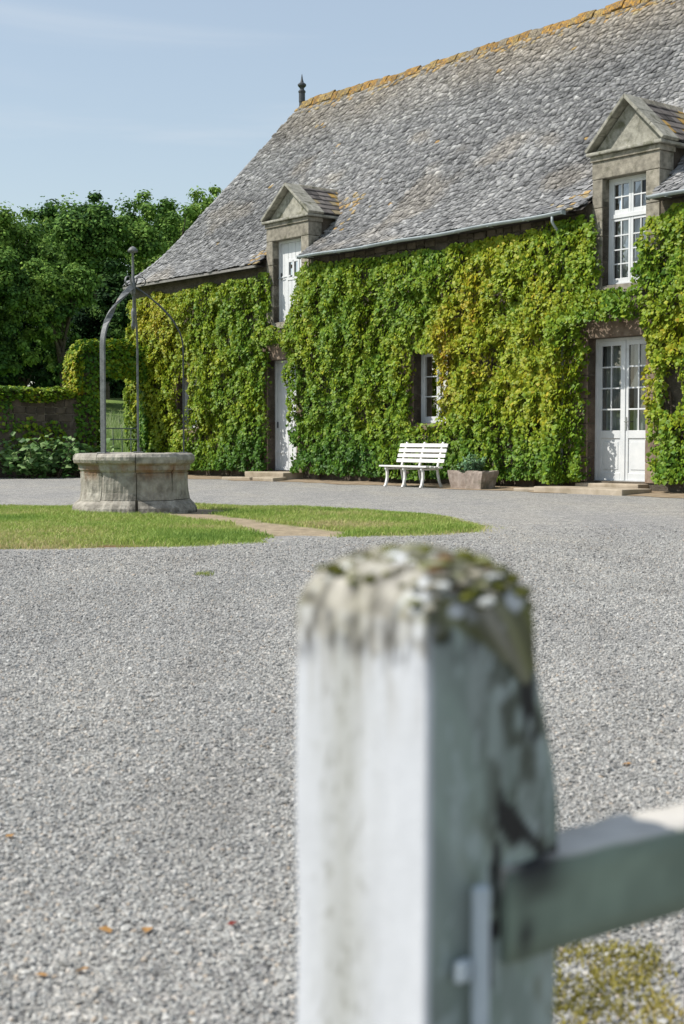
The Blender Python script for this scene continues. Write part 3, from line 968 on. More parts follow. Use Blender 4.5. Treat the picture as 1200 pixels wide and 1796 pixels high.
# ---- dressed stone round the openings
def jamb_stack(x0, x1, z0, z1, parent, mat, name='jamb_stone', depth=0.36, proud=0.02, hmin=0.28, hmax=0.46, alt=0.0):
    z = z0
    i = 0
    while z < z1 - 0.02:
        hh = random.uniform(hmin, hmax)
        if z1 - (z + hh) < hmin * 0.7:
            hh = z1 - z
        a, b2 = x0, x1
        if alt and i % 2:
            if alt < 0: a = x0 + alt
            else: b2 = x1 + alt
        MB().box(a, b2, -proud - random.uniform(0, 0.012), depth, z + 0.004, z + hh - 0.004).build(name, mat, parent, bevel=0.012)
        z += hh; i += 1

def opening_trim(key, parent, mat, jw=0.22, lint=0.34, lintname='lintel', sill=True):
    x0, x1, z0, z1 = OPEN[key]
    jamb_stack(x0 - jw, x0, z0 - 0.02, z1, parent, mat, alt=-0.12)
    jamb_stack(x1, x1 + jw, z0 - 0.02, z1, parent, mat, alt=0.12)
    MB().box(x0 - jw - 0.05, x1 + jw + 0.05, -0.035, 0.38, z1 + 0.002, z1 + lint).build(lintname, mat, parent, bevel=0.014)
    if sill:
        MB().box(x0 - 0.12, x1 + 0.12, -0.07, 0.40, z0 - 0.14, z0 - 0.024).build('sill', mat, parent, bevel=0.012)
opening_trim('lw', house, granite_brown)
opening_trim('ld', house, granite_brown, lint=0.36, sill=False)
opening_trim('mw', house, granite_brown)
opening_trim('fd', house, granite_brown, lint=0.32, sill=False)

# ---- doors and windows
def rebox(mb, x0, x1, z0, z1, y0, y1):
    return mb.box(x0, x1, y0, y1, z0, z1)

def curtain(x0, x1, z0, z1, y, parent, gap=0.22):
    w = x1 - x0
    for (a, b2) in ((x0, x0 + w * (0.5 - gap / 2)), (x1 - w * (0.5 - gap / 2), x1)):
        n = 40
        vs, fs = [], []
        for i in range(n + 1):
            t = i / n
            x = a + (b2 - a) * t
            yy = y + 0.035 * math.sin(t * 22 + random.uniform(-.2, .2)) + 0.012 * math.sin(t * 51)
            vs += [(x, yy, z0), (x, yy + 0.01, z1)]
        for i in range(n):
            fs.append((2 * i, 2 * i + 2, 2 * i + 3, 2 * i + 1))
        MB().add(vs, fs).build('curtain', curtain_mat, parent, smooth=True)

def glazed_leaf(parent, x0, x1, z0, z1, y, cols, rows, stile=0.055, bar=0.022, panel=0.0, thick=0.045, name='casement'):
    """one hinged leaf: frame with stiles and rails, glazing bars, panes, a lower panel"""
    f = MB()
    zb = z0 + panel
    f.box(x0, x0 + stile, y, y + thick, z0, z1)
    f.box(x1 - stile, x1, y, y + thick, z0, z1)
    f.box(x0 + stile, x1 - stile, y + 0.001, y + thick - 0.001, z1 - stile, z1 - 0.001)
    f.box(x0 + stile, x1 - stile, y + 0.001, y + thick - 0.001, z0 + 0.001, z0 + stile * 1.5)
    if panel:
        f.box(x0 + stile, x1 - stile, y + 0.001, y + thick - 0.001, zb - stile * 0.8, zb + stile * 0.8)
    leaf = f.build(name, white_paint, parent, bevel=0.004, segs=1)
    gx0, gx1 = x0 + stile, x1 - stile
    gz0 = (zb + stile * 0.8) if panel else z0 + stile * 1.5
    gz1 = z1 - stile
    if panel:
        MB().box(gx0 - 0.002, gx1 + 0.002, y + 0.018, y + 0.03, z0 + stile * 1.5 - 0.002, zb - stile * 0.8 + 0.002).build('lower_panel', white_paint, leaf)
        MB().box(gx0 + 0.05, gx1 - 0.05, y + 0.009, y + 0.0185, z0 + stile * 1.5 + 0.06, zb - stile * 0.8 - 0.06).build('raised_field', white_paint, leaf, bevel=0.006, segs=1)
    cw = (gx1 - gx0) / cols; rh = (gz1 - gz0) / rows
    for i in range(1, cols):
        MB().box(gx0 + i * cw - bar / 2, gx0 + i * cw + bar / 2, y + 0.006, y + thick - 0.008, gz0, gz1).build('glazing_bar', white_paint, leaf)
    for j in range(1, rows):
        MB().box(gx0, gx1, y + 0.004, y + thick - 0.006, gz0 + j * rh - bar / 2, gz0 + j * rh + bar / 2).build('glazing_bar', white_paint, leaf)
    for i in range(cols):
        for j in range(rows):
            a = [random.uniform(-0.003, 0.003) for _ in range(3)]
            p0, p1 = gx0 + i * cw, gx0 + (i + 1) * cw
            q0, q1 = gz0 + j * rh, gz0 + (j + 1) * rh
            MB().add([(p0, y + 0.026 + a[0], q0), (p1, y + 0.026 + a[1], q0), (p1, y + 0.026 + a[2], q1), (p0, y + 0.026, q1)], [(0, 1, 2), (0, 2, 3)]).build('pane', glass, leaf)
    return leaf

def frame_mesh(x0, x1, z0, z1, y, w=0.05, d=0.07, bottom=True):
    f = MB()
    f.box(x0 - 0.01, x0 + w, y, y + d, z0, z1 + 0.01)
    f.box(x1 - w, x1 + 0.01, y, y + d, z0, z1 + 0.01)
    f.box(x0 + w, x1 - w, y + 0.002, y + d - 0.002, z1 - w, z1 + 0.01)
    if bottom:
        f.box(x0 + w, x1 - w, y - 0.01, y + d, z0 - 0.01, z0 + w)
    return f

# French door
x0, x1, z0, z1 = OPEN['fd']
FY = 0.20
fd = frame_mesh(x0, x1, z0, z1, FY, 0.045, 0.08, False).build('french_door', white_paint, house, bevel=0.004, segs=1)
fd['label'] = 'white glazed double French door'
xm = (x0 + x1) / 2
# leaves are sub-parts, their pieces joined to the leaf level: build each leaf straight under the house as a door leaf
for a, b2 in ((x0 + 0.045, xm - 0.003), (xm + 0.003, x1 - 0.045)):
    glazed_leaf(house, a, b2, z0 + 0.01, z1 - 0.045, FY + 0.012, 2, 4, stile=0.085, bar=0.026, panel=0.80, name='door_leaf')
MB().box(xm - 0.030, xm + 0.030, FY - 0.006, FY + 0.012, z0 + 0.012, z1 - 0.047).build('cover_strip', white_paint, fd, bevel=0.004, segs=1)
hm = MB().box(xm + 0.034, xm + 0.062, FY - 0.003, FY + 0.010, 1.08, 1.30)
hm.tube([(xm + 0.048, FY + 0.005, 1.22), (xm + 0.048, FY - 0.045, 1.22), (xm + 0.15, FY - 0.05, 1.22)], 0.009, 8)
hm.build('handle', simple_mat('handle_metal', (0.35, 0.35, 0.34), (0.55, 0.55, 0.53), 0.35, 10, 0, metallic=0.8), fd)
MB().box(x0 - 0.01, x1 + 0.01, FY - 0.02, FY + 0.09, z0 - 0.02, z0 + 0.008).build('threshold', white_paint, fd)
curtain(x0 + 0.06, x1 - 0.06, z0 + 0.5, z1 - 0.1, FY + 0.15, fd, 0.16)

# upper right window: two lights of 2x4 and a top light each of 2x2
x0, x1, z0, z1 = OPEN['ru']
FY = 0.16
fw = frame_mesh(x0, x1, z0, z1, FY, 0.05, 0.08)
zt = 4.72
fw.box(x0 + 0.05, x1 - 0.05, FY - 0.004, FY + 0.075, zt, zt + 0.07)
wr = fw.build('window', white_paint, house, bevel=0.004, segs=1)
xm = (x0 + x1) / 2
for a, b2 in ((x0 + 0.05, xm - 0.002), (xm + 0.002, x1 - 0.05)):
    glazed_leaf(house, a, b2, z0 + 0.05, zt, FY + 0.012, 2, 4, stile=0.05, bar=0.022, name='window_casement')
    glazed_leaf(house, a, b2, zt + 0.07, z1 - 0.05, FY + 0.012, 2, 2, stile=0.05, bar=0.022, name='top_light')
curtain(x0 + 0.06, x1 - 0.06, z0 + 0.06, zt, FY + 0.14, wr, 0.02)
MB().box(x0 - 0.1, x1 + 0.1, -0.06, 0.36, z0 - 0.15, z0 - 0.012).build('sill', granite, house, bevel=0.012)

# ground floor windows, mostly behind creeper
for key in ('mw', 'lw'):
    x0, x1, z0, z1 = OPEN[key]
    FY = 0.20
    wf = frame_mesh(x0, x1, z0, z1, FY, 0.05, 0.08).build('window', white_paint, house, bevel=0.004, segs=1)
    xm = (x0 + x1) / 2
    for a, b2 in ((x0 + 0.05, xm - 0.002), (xm + 0.002, x1 - 0.05)):
        glazed_leaf(house, a, b2, z0 + 0.05, z1 - 0.05, FY + 0.012, 1, 3, stile=0.055, bar=0.022, name='window_casement')

# plank doors at the left
def plank_door(key, y, lights=False):
    x0, x1, z0, z1 = OPEN[key]
    d = frame_mesh(x0, x1, z0, z1, y, 0.055, 0.09, False).build('plank_door', white_paint, house, bevel=0.004, segs=1)
    n = 7
    a, b2 = x0 + 0.055, x1 - 0.055
    w = (b2 - a) / n
    lt = (z1 - 0.86, z1 - 0.46)
    for i in range(n):
        p0, p1 = a + i * w + 0.003, a + (i + 1) * w - 0.003
        segs = [(z0 + 0.012, z1 - 0.058)]
        if lights and 2 <= i <= 4:
            segs = [(z0 + 0.012, lt[0]), (lt[1], z1 - 0.058)]
        for q0, q1 in segs:
            MB().box(p0, p1, y + 0.022 + random.uniform(0, 0.004), y + 0.05, q0, q1).build('plank', white_paint, d, bevel=0.004, segs=1)
    if lights:
        l0, l1 = a + 2 * w, a + 5 * w
        f = MB()
        f.box(l0 - 0.02, l0 + 0.035, y + 0.008, y + 0.06, lt[0] - 0.03, lt[1] + 0.03)
        f.box(l1 - 0.035, l1 + 0.02, y + 0.008, y + 0.06, lt[0] - 0.03, lt[1] + 0.03)
        f.box((l0 + l1) / 2 - 0.03, (l0 + l1) / 2 + 0.03, y + 0.009, y + 0.06, lt[0], lt[1])
        f.box(l0 + 0.035, l1 - 0.035, y + 0.009, y + 0.06, lt[0] - 0.031, lt[0] + 0.03)
        f.box(l0 + 0.035, l1 - 0.035, y + 0.009, y + 0.06, lt[1] - 0.03, lt[1] + 0.031)
        f.build('light_frame', white_paint, d)
        for q0, q1 in ((l0 + 0.035, (l0 + l1) / 2 - 0.03), ((l0 + l1) / 2 + 0.03, l1 - 0.035)):
            MB().add([(q0, y + 0.04, lt[0] + 0.03), (q1, y + 0.042, lt[0] + 0.03), (q1, y + 0.04, lt[1] - 0.03), (q0, y + 0.041, lt[1] - 0.03)], [(0, 1, 2, 3)]).build('pane', glass, d)
    MB().box(a + 0.02, a + 0.05, y + 0.004, y + 0.022, z0 + 0.98, z0 + 1.12).build('latch', dark_iron, d)
    MB().box(x0 + 0.02, x0 + 0.42, y + 0.010, y + 0.024, z0 + (1.02 if lights else 0.4), z0 + (1.05 if lights else 0.44)).build('strap_hinge', white_paint, d)
    return d
plank_door('ld', 0.20)
plank_door('lu', 0.15, True)
x0, x1, z0, z1 = OPEN['lu']
MB().box(x0 - 0.05, x1 + 0.05, -0.03, 0.36, z0 - 0.15, z0 - 0.012).build('sill', granite, house, bevel=0.012)
# the stay bar across the upper door's jamb
MB().tube([(6.10, 0.13, 4.58), (6.32, 0.14, 4.575)], 0.008, 6).build('stay_bar', zinc, house)

# ---- dormers
def dormer(key, okey, apex):
    x0, x1 = DORM[key]
    ox0, ox1, oz0, oz1 = OPEN[okey]
    zc = 5.80                                   # underside of cornice
    d = MB().box(x0 + 0.03, ox0 - 0.002, 0.10, 1.25, oz0, zc).build('dormer', granite, house)
    d['label'] = 'granite gabled dormer'
    MB().box(ox1 + 0.002, x1 - 0.03, 0.10, 1.25, oz0, zc - 0.002).build('cheek', rubble, d)
    jamb_stack(x0, ox0, oz0 - 0.02, oz1, d, granite, depth=0.34, hmin=0.34, hmax=0.55)
    jamb_stack(ox1, x1, oz0 - 0.02, oz1, d, granite, depth=0.34, hmin=0.34, hmax=0.55)
    MB().box(x0 - 0.005, x1 + 0.005, -0.03, 0.34, oz1 + 0.002, zc - 0.10).build('lintel', granite, d, bevel=0.014)
    MB().box(x0 - 0.03, x1 + 0.03, -0.06, 0.36, zc - 0.098, zc + 0.0).build('cornice_bed', granite, d, bevel=0.014)
    ca, cb_ = x0 - 0.08, x1 + 0.10
    MB().box(ca, cb_, -0.12, 0.95, zc + 0.002, zc + 0.06).build('cornice', granite_pale, d, bevel=0.018)
    xm = (x0 + x1) / 2 + 0.02
    zb = zc + 0.062
    MB().prism([(ca + 0.04, zb), (cb_ - 0.04, zb), (xm, apex - 0.03)], 0.06, 0.30).build('tympanum', granite_pale, d)
    th = 0.058
    for (ex, sgn) in ((ca, -1), (cb_, 1)):
        L = math.hypot(xm - ex, apex - zb); ux, uz = (xm - ex) / L, (apex - zb) / L
        nx, nz = -uz * (-sgn) * 1.0, ux * (-sgn) * 1.0
        if nz < 0: nx, nz = -nx, -nz
        # raking stones, three on each side
        for q in range(3):
            a, b2 = L * q / 3, L * (q + 1) / 3 - 0.006
            p = [(ex + ux * a - nx * th * 0.0, zb + uz * a), (ex + ux * b2, zb + uz * b2), (ex + ux * b2 + nx * th, zb + uz * b2 + nz * th), (ex + ux * a + nx * th, zb + uz * a + nz * th)]
            if q == 2:
                p[1] = (xm, apex); p[2] = (xm, apex + th / max(nz, 0.3))
            MB().prism(p, -0.12 + random.uniform(0, 0.008), 0.32).build('raking_stone', granite_pale, d, bevel=0.012)
    # slated roof behind the gable
    zr = apex + 0.02
    y_end = float(np.interp(zr, _pz, _py)) + 0.12
    y_eav = float(np.interp(zb, _pz, _py)) + 0.10
    vs, fs, cs = [], [], []
    for sgn, ex in ((-1, ca), (1, cb_)):
        rows, colsn = 6, 9
        for i in range(rows):
            t0, t1 = i / rows, min(1.0, (i + 1.5) / rows)
            ya_, yb_ = 0.30, y_eav + (y_end - y_eav) * (i + 0.5) / rows
            cc = max(2, int((yb_ - ya_) / 0.15))
            for j in range(cc):
                a = ya_ + (yb_ - ya_) * j / cc + random.uniform(-.02, .02); b2 = ya_ + (yb_ - ya_) * (j + 1) / cc
                n0 = len(vs)
                l0 = 0.032 + random.uniform(0, 0.012); l1 = 0.006
                for (tt, yy, ll) in ((t0, a, l0), (t0, b2, l0), (t1, b2, l1), (t1, a, l1)):
                    vs.append((ex + (xm - ex) * tt, yy, zb + 0.02 + (zr - zb) * tt + ll))
                for (tt, yy, ll) in ((t0, a, l0), (t0, b2, l0)):
                    vs.append((ex + (xm - ex) * tt, yy, zb + 0.02 + (zr - zb) * tt + ll - 0.018))
                fs += [(n0, n0 + 1, n0 + 2, n0 + 3), (n0, n0 + 4, n0 + 5, n0 + 1)]
                g = random.uniform(0.05, 0.17)
                col = (g * 1.08, g * 0.96, g * 0.88)
                if random.random() < (0.06 + 0.55 * (yy > yb_ - 0.22)):
                    col = (0.40, 0.25, 0.07) if random.random() < 0.6 else (0.28, 0.23, 0.14)
                cs += [col] * 6
    me = bpy.data.meshes.new('dormer_slates'); me.from_pydata(vs, [], fs); me.materials.append(slate_mat)
    a = me.color_attributes.new('Col', 'FLOAT_COLOR', 'POINT')
    a.data.foreach_set('color', np.concatenate([np.array(cs), np.ones((len(cs), 1))], 1).astype(np.float32).ravel())
    tag(link(bpy.data.objects.new('dormer_slates', me), d), kind='stuff')
    MB().add([(ca, 0.28, zb + 0.01), (xm, 0.28, zr + 0.01), (cb_, 0.28, zb + 0.01), (ca, y_eav + 0.15, zb + 0.01), (xm, y_end + 0.15, zr + 0.01), (cb_, y_eav + 0.15, zb + 0.01)],
             [(0, 1, 4, 3), (1, 2, 5, 4), (0, 2, 1)]).build('roof_boarding', dark_wood, d)
    for q in range(4):
        ya_ = 0.30 + (y_end - 0.30) * q / 4; yb_ = 0.30 + (y_end - 0.30) * (q + 1) / 4 - 0.008
        MB().prism([(xm - 0.10, zr - 0.06), (xm + 0.10, zr - 0.06), (xm + 0.02, zr + 0.055), (xm - 0.02, zr + 0.055)], ya_, yb_).build('ridge_stone', granite, d, bevel=0.01, segs=1)
    return d
dormer('left', 'lu', 6.56)
dormer('right', 'ru', 6.66)

# ---- doorsteps
def slab(x0, x1, y0, y1, z0, z1, name='doorstep'):
    MB().box(x0, x1, y0, y1, z0, z1, jit=0.012).build(name, step_stone, house, bevel=0.02)
slab(5.72, 7.20, -0.55, 0.30, 0.0, 0.185)
slab(5.45, 6.55, -1.00, -0.565, -0.02, 0.075)
slab(6.58, 7.35, -0.95, -0.57, -0.02, 0.085)
slab(15.34, 16.75, -0.28, 0.32, 0.0, 0.16)
slab(15.10, 17.05, -1.05, -0.30, -0.02, 0.095)
slab(14.55, 15.08, -0.98, -0.40, -0.02, 0.06)

# ================================================================== CREEPER
VINE_STOPS = [(0.0, (0.035, 0.105, 0.012)), (0.22, (0.085, 0.190, 0.014)), (0.45, (0.190, 0.285, 0.014)), (0.65, (0.315, 0.345, 0.016)), (0.82, (0.400, 0.320, 0.018)), (1.0, (0.420, 0.210, 0.030))]
def vine_top(x):
    base = np.interp(x, [0, 3.3, 5.9, 6.0, 7.2, 7.4, 10.7, 12.3, 13.8, 14.8, 15.7, 16.6, 17.1, 17.7, 26], [4.62, 4.62, 4.68, 4.66, 4.66, 4.78, 4.66, 4.63, 4.68, 4.82, 4.86, 4.5, 4.70, 4.80, 4.8])
    return base + 0.22 * (fbm(x * 1.7, x * 0, seed=61) - 0.5) * 2 * 0.5
def vine_inside(x, z):
    """where the creeper covers the front wall (x along the wall, z up)"""
    wv = (fbm(x * 2.2, z * 2.2, seed=62) - 0.5) * 0.26
    xx, zz = x + wv, z + (fbm(x * 2.2, z * 2.2, 3.3, seed=63) - 0.5) * 0.22
    ok = (z < vine_top(x)) & (z > 0.10 + 0.16 * fbm(x * 2.0, x * 0, seed=64)) & (x > -0.12)
    # left window
    ok &= ~((xx > 2.24) & (xx < 2.90) & (zz > 1.12) & (zz < 2.46))
    # left door and the door above it
    ok &= ~((xx > 6.00) & (xx < np.interp(z, [0, 0.6, 2.6, 3.0], [7.14, 7.08, 6.88, 6.90])) & (zz < 3.02))
    ok &= ~((xx > np.interp(z, [3.5, 4.2, 4.8], [6.16, 6.10, 5.95])) & (xx < np.interp(z, [3.4, 4.1, 4.6, 4.8, 5.2], [6.90, 7.02, 7.14, 7.42, 7.5])) & (zz > 3.50))
    # middle window
    ok &= ~((xx > 10.93) & (xx < 11.74) & (zz > 1.22) & (zz < 2.66))
    # French door and the window above it
    ok &= ~((xx > 15.52) & (xx < np.interp(z, [0, 0.5, 1.1, 1.6, 2.6, 3.0], [17.10, 17.06, 16.96, 16.88, 16.80, 16.7])) & (zz < 2.90))
    ok &= ~((xx > np.interp(z, [3.4, 4.4, 4.7, 5.0], [15.76, 15.68, 15.56, 15.48])) & (xx < np.interp(z, [3.4, 3.9, 4.4, 4.9], [16.52, 16.60, 16.70, 16.95])) & (zz > 3.46))
    # a bare patch of stone beside the French door
    ok &= ~(((x - 17.42) / 0.20) ** 2 + ((z - 1.75) / 0.42) ** 2 < 1)
    return ok
def vine_depth(x, z):
    lump = fbm(x * 1.1, z * 1.0, seed=71) * 0.42 + fbm(x * 3.2, z * 3.0, seed=72) * 0.38 + fbm(x * 8.0, z * 8.0, seed=73, octv=2) * 0.20
    d = 0.06 + 0.85 * np.clip(lump - 0.26, 0, 1)
    # it hangs out over the heads of the French door and the plank doors
    d = d + 0.20 * np.exp(-((x - 16.0) / 0.75) ** 4 - ((z - 3.15) / 0.36) ** 4) + 0.16 * np.exp(-((x - 15.0) / 0.30) ** 4) * sstep(3.6, 2.8, z) + 0.12 * np.exp(-((x - 6.4) / 0.6) ** 4 - ((z - 3.3) / 0.3) ** 4)
    d = d * (0.55 + 0.45 * sstep(0.0, 0.5, vine_top(x) - z))
    return d + 0.05 * sstep(1.6, 0.2, z)
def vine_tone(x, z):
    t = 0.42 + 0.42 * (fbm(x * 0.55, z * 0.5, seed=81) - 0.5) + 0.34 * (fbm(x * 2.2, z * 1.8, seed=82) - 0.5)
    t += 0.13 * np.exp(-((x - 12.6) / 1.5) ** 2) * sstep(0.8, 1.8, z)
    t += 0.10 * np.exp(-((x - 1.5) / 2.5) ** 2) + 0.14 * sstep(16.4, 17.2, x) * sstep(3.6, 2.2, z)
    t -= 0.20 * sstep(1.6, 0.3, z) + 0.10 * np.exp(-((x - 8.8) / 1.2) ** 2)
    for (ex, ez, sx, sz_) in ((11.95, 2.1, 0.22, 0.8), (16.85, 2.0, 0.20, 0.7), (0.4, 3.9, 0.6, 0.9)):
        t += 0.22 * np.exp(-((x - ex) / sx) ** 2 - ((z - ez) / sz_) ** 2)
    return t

def vine_leaves(x, z, dens_depth=None):
    n = len(x)
    dep = vine_depth(x, z)
    u = RNG.random(n)
    f = np.where(u < 0.72, RNG.uniform(0.82, 1.06, n), RNG.uniform(0.05, 0.85, n))
    y = -dep * f
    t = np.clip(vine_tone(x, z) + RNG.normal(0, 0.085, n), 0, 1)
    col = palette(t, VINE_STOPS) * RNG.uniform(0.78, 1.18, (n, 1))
    # slope of the leaf cloud turns the leaves
    e = 0.06
    gx_ = (vine_depth(x + e, z) - vine_depth(x - e, z)) / (2 * e)
    gz_ = (vine_depth(x, z + e) - vine_depth(x, z - e)) / (2 * e)
    nrm = np.stack([gx_ * 0.7 + RNG.normal(0, 0.46, n), -np.ones(n), gz_ * 0.7 + 0.40 + RNG.normal(0, 0.46, n)], 1)
    tip = np.stack([RNG.normal(0, 0.45, n), np.full(n, -0.25), -np.ones(n)], 1)
    size = 0.034 + 0.066 * RNG.random(n) ** 1.4
    return np.stack([x, y, z], 1), nrm, tip, size, col

def climb_stem(mb, x0, ztop, seed, off=0.0):
    rs = random.Random(seed)
    def grow(x, z, r, ang, ln):
        pts, rad = [(x, -0.05 - r, z)], [r]
        L = 0
        while L < ln and r > 0.004 and pts[-1][2] < 4.4:
            ang += rs.uniform(-0.25, 0.25); ang = max(-0.9, min(0.9, ang))
            x += math.sin(ang) * 0.22; z += math.cos(ang) * 0.22; L += 0.22
            r *= 0.955
            pts.append((x, -0.05 - r - rs.uniform(0, 0.03), z)); rad.append(r)
            if not vine_inside(np.array([x + off]), np.array([max(z, 0.4)]))[0]:
                break
            if rs.random() < 0.16 and r > 0.008:
                grow(x, z, r * 0.65, ang + rs.choice((-0.7, 0.7)), ln - L)
        if len(pts) > 2:
            mb.tube(pts, rad, 6)
    grow(x0, 0.0, 0.035, rs.uniform(-.2, .2), ztop)

VINES = [(-0.15, 6.55, 'yellow-green creeper over the wall left of the two plank doors', (1.2, 4.4, 5.2)),
         (6.55, 16.05, 'broad green and gold creeper between the plank doors and the French door', (7.9, 9.6, 12.4, 14.2)),
         (16.05, 24.0, 'bronze-edged creeper climbing to the right of the French door', (17.6, 19.5, 22.0))]
for xa_, xb_, lab, stems in VINES:
    v = empty('climbing_vine', to_world((xa_ + xb_) / 2, 0), HOUSE_ROT)
    tag(v, lab, 'creeper', 'creeper on the house front')
    area = (min(xb_, 20) - xa_) * 5.0
    n = int(area * 2300)
    x = RNG.uniform(xa_, min(xb_, 20), n); z = RNG.uniform(0.05, 5.1, n)
    ok = vine_inside(x, z)
    thin = fbm(x * 4.6, z * 4.2, seed=66)
    ok &= RNG.random(n) < np.clip(0.36 + 2.6 * (thin - 0.30), 0.26, 1)
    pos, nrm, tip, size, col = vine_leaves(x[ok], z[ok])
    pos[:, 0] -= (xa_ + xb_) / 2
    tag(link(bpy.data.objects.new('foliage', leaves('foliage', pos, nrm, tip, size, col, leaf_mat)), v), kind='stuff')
    for i, sx in enumerate(stems):
        mb = MB(); climb_stem(mb, sx - (xa_ + xb_) / 2, 4.3, int(sx * 10), (xa_ + xb_) / 2)
        mb.build('stem', vine_bark, v)

# ================================================================== GARDEN WALL with gateway, at right angles to the house
gwall = empty('garden_wall', to_world(0.55, -2.0), HOUSE_ROT)
tag(gwall, 'old rubble garden wall with a gateway against the house corner', 'wall')
GX0 = 0.55                                            # local offset: x' = x - 0.55, y' = y + 2.0
def gbox(x0, x1, y0, y1, z0, z1, name, mat, bevel=0.0, jit=0.0, parent=gwall):
    return MB().box(x0 - 0.55, x1 - 0.55, y0 + 2, y1 + 2, z0, z1, jit).build(name, mat, parent, bevel=bevel)
gbox(0.50, 0.76, -14.0, -2.12, -0.1, 2.06, 'wall_core', mortar)
gbox(0.50, 0.76, -2.115, -1.60, -0.1, 3.20, 'gate_pier', mortar)
gbox(0.50, 0.76, -0.24, -0.015, -0.1, 3.20, 'gate_pier', wall_mat)
gbox(0.51, 0.74, -1.595, -0.245, 2.75, 3.15, 'gate_lintel', dark_wood)
srng = random.Random(12)
def stone_face(y0, y1, z0, z1):
    z = z0
    while z < z1 - 0.04:
        hh = min(srng.uniform(0.13, 0.26), z1 - z)
        if z1 - z - hh < 0.08: hh = z1 - z
        y = y0
        while y < y1 - 0.03:
            w = min(srng.uniform(0.16, 0.46), y1 - y)
            if y1 - y - w < 0.10: w = y1 - y
            gbox(0.70, 0.79 + srng.uniform(-0.012, 0.02), y + 0.012, y + w - 0.012, z + 0.011, z + hh - 0.011, 'rubble_block', rubble, 0.016, 0.008)
            y += w
        z += hh
stone_face(-6.2, -2.12, 0.0, 2.06)
stone_face(-2.11, -1.60, 0.0, 3.2)
stone_face(-0.24, -0.02, 0.0, 3.2)
y = -14.0
while y < -2.16:
    w = srng.uniform(0.4, 0.7)
    gbox(0.42, 0.85, y + 0.006, min(y + w, -2.13) - 0.006, 2.062, 2.14, 'coping_stone', rubble, 0.015, 0.01)
    y += w

# creeper on the garden wall: over the gateway, thick on the pier's end, thin along the coping
v = empty('climbing_vine', to_world(0.55, -1.5), HOUSE_ROT)
tag(v, 'gold-tinged creeper arching over the garden gateway and along its wall', 'creeper', 'creeper on the garden wall')
P_, N_, T_, S_, C_ = [], [], [], [], []
def add_cloud(n, xr, yr, zr, nrm, tone, keep=None, size=(0.06, 0.115)):
    n = int(n * 1.7)
    x = RNG.uniform(*xr, n); y = RNG.uniform(*yr, n); z = RNG.uniform(*zr, n)
    if keep is not None:
        k = keep(x, y, z); x, y, z = x[k], y[k], z[k]
    n = len(x)
    P_.append(np.stack([x - 0.55, y + 1.5, z], 1))
    N_.append(np.array(nrm)[None] + RNG.normal(0, 0.4, (n, 3)))
    T_.append(np.stack([RNG.normal(0, 0.4, n), RNG.normal(0, 0.4, n), -np.ones(n)], 1))
    S_.append(RNG.uniform(*size, n))
    t = np.clip(tone + 0.5 * (fbm(y * 1.5, z * 1.5, seed=91) - 0.5) + RNG.normal(0, 0.12, n), 0, 1)
    C_.append(palette(t, VINE_STOPS) * RNG.uniform(0.75, 1.2, (n, 1)))
top = lambda y: 3.26 + 0.42 * fbm(y * 2.6, y * 0, seed=92) - 0.25 * sstep(-1.3, -0.4, y) - 0.45 * sstep(-1.95, -2.40, y)
# face towards the yard, toned dark to paint in its shade
add_cloud(2600, (0.78, 0.98), (-2.24, 0.02), (0.25, 3.5), (1, 0, 0.3), 0.22,
          lambda x, y, z: (z < top(y)) & ~((y > -1.56 + 0.10 * np.sin(z * 5)) & (y < -0.30) & (z < 2.62 - 0.25 * fbm(y * 4, z * 0, seed=93))) & ((z > 1.6) | (y > -0.6) | (RNG.random(len(x)) < 0.6)))
# top
add_cloud(2200, (0.38, 0.98), (-2.28, 0.0), (2.9, 3.7), (0.1, 0, 1), 0.55, lambda x, y, z: (z < top(y)) & (z > top(y) - 0.28))
# sunny end of the pier
add_cloud(1900, (0.38, 0.98), (-2.46, -2.06), (2.05, 3.45), (0, -1, 0.4), 0.62, lambda x, y, z: (y > -2.22 - 0.22 * fbm(z * 2.5, x * 2.5, seed=94)) & (z < top(y) - 0.02))
# inside of the gateway, shade also put into the leaf tone
add_cloud(900, (0.64, 0.98), (-0.34, -0.24), (0.75, 2.9), (0, -1, 0.2), 0.20)
add_cloud(700, (0.45, 0.8), (-1.62, -1.48), (0.2, 2.8), (0, 1, 0.3), 0.3)
add_cloud(900, (0.45, 0.95), (-1.55, -0.4), (2.35, 2.95), (0.3, 0, 0.2), 0.4, lambda x, y, z: z > 2.72 - 0.35 * fbm(y * 5, x * 3, seed=95))
# the low wall's coping
add_cloud(5200, (0.36, 0.98), (-7.0, -2.15), (1.82, 2.30), (0.3, 0, 1), 0.40, lambda x, y, z: (z < 2.12 + 0.12 * fbm(y * 2.2, x * 2, seed=96)) & ((z > 2.1) | (x > 0.8)) & (z > 2.08 - 0.35 * fbm(y * 1.7, y * 0, seed=97)))
add_cloud(900, (0.79, 0.92), (-6.5, -2.15), (0.3, 1.9), (1, 0, 0.4), 0.3, lambda x, y, z: fbm(y * 1.1, z * 1.1, seed=98) > 0.55)
fo = leaves('foliage', np.concatenate(P_), np.concatenate(N_), np.concatenate(T_), np.concatenate(S_), np.concatenate(C_), leaf_mat)
tag(link(bpy.data.objects.new('foliage', fo), v), kind='stuff')
mb = MB(); rs = random.Random(5)
for yy in (-2.0, -0.14, -1.8):
    pts = [(0.25 + 0.02, yy + 1.5, 0)]
    for q in range(14):
        pts.append((0.25 + rs.uniform(0, 0.05), pts[-1][1] + rs.uniform(-.07, .07), q * 0.22 + 0.2))
    mb.tube(pts, [0.035 - 0.0018 * i for i in range(len(pts))], 6)
mb.build('stem', vine_bark, v)

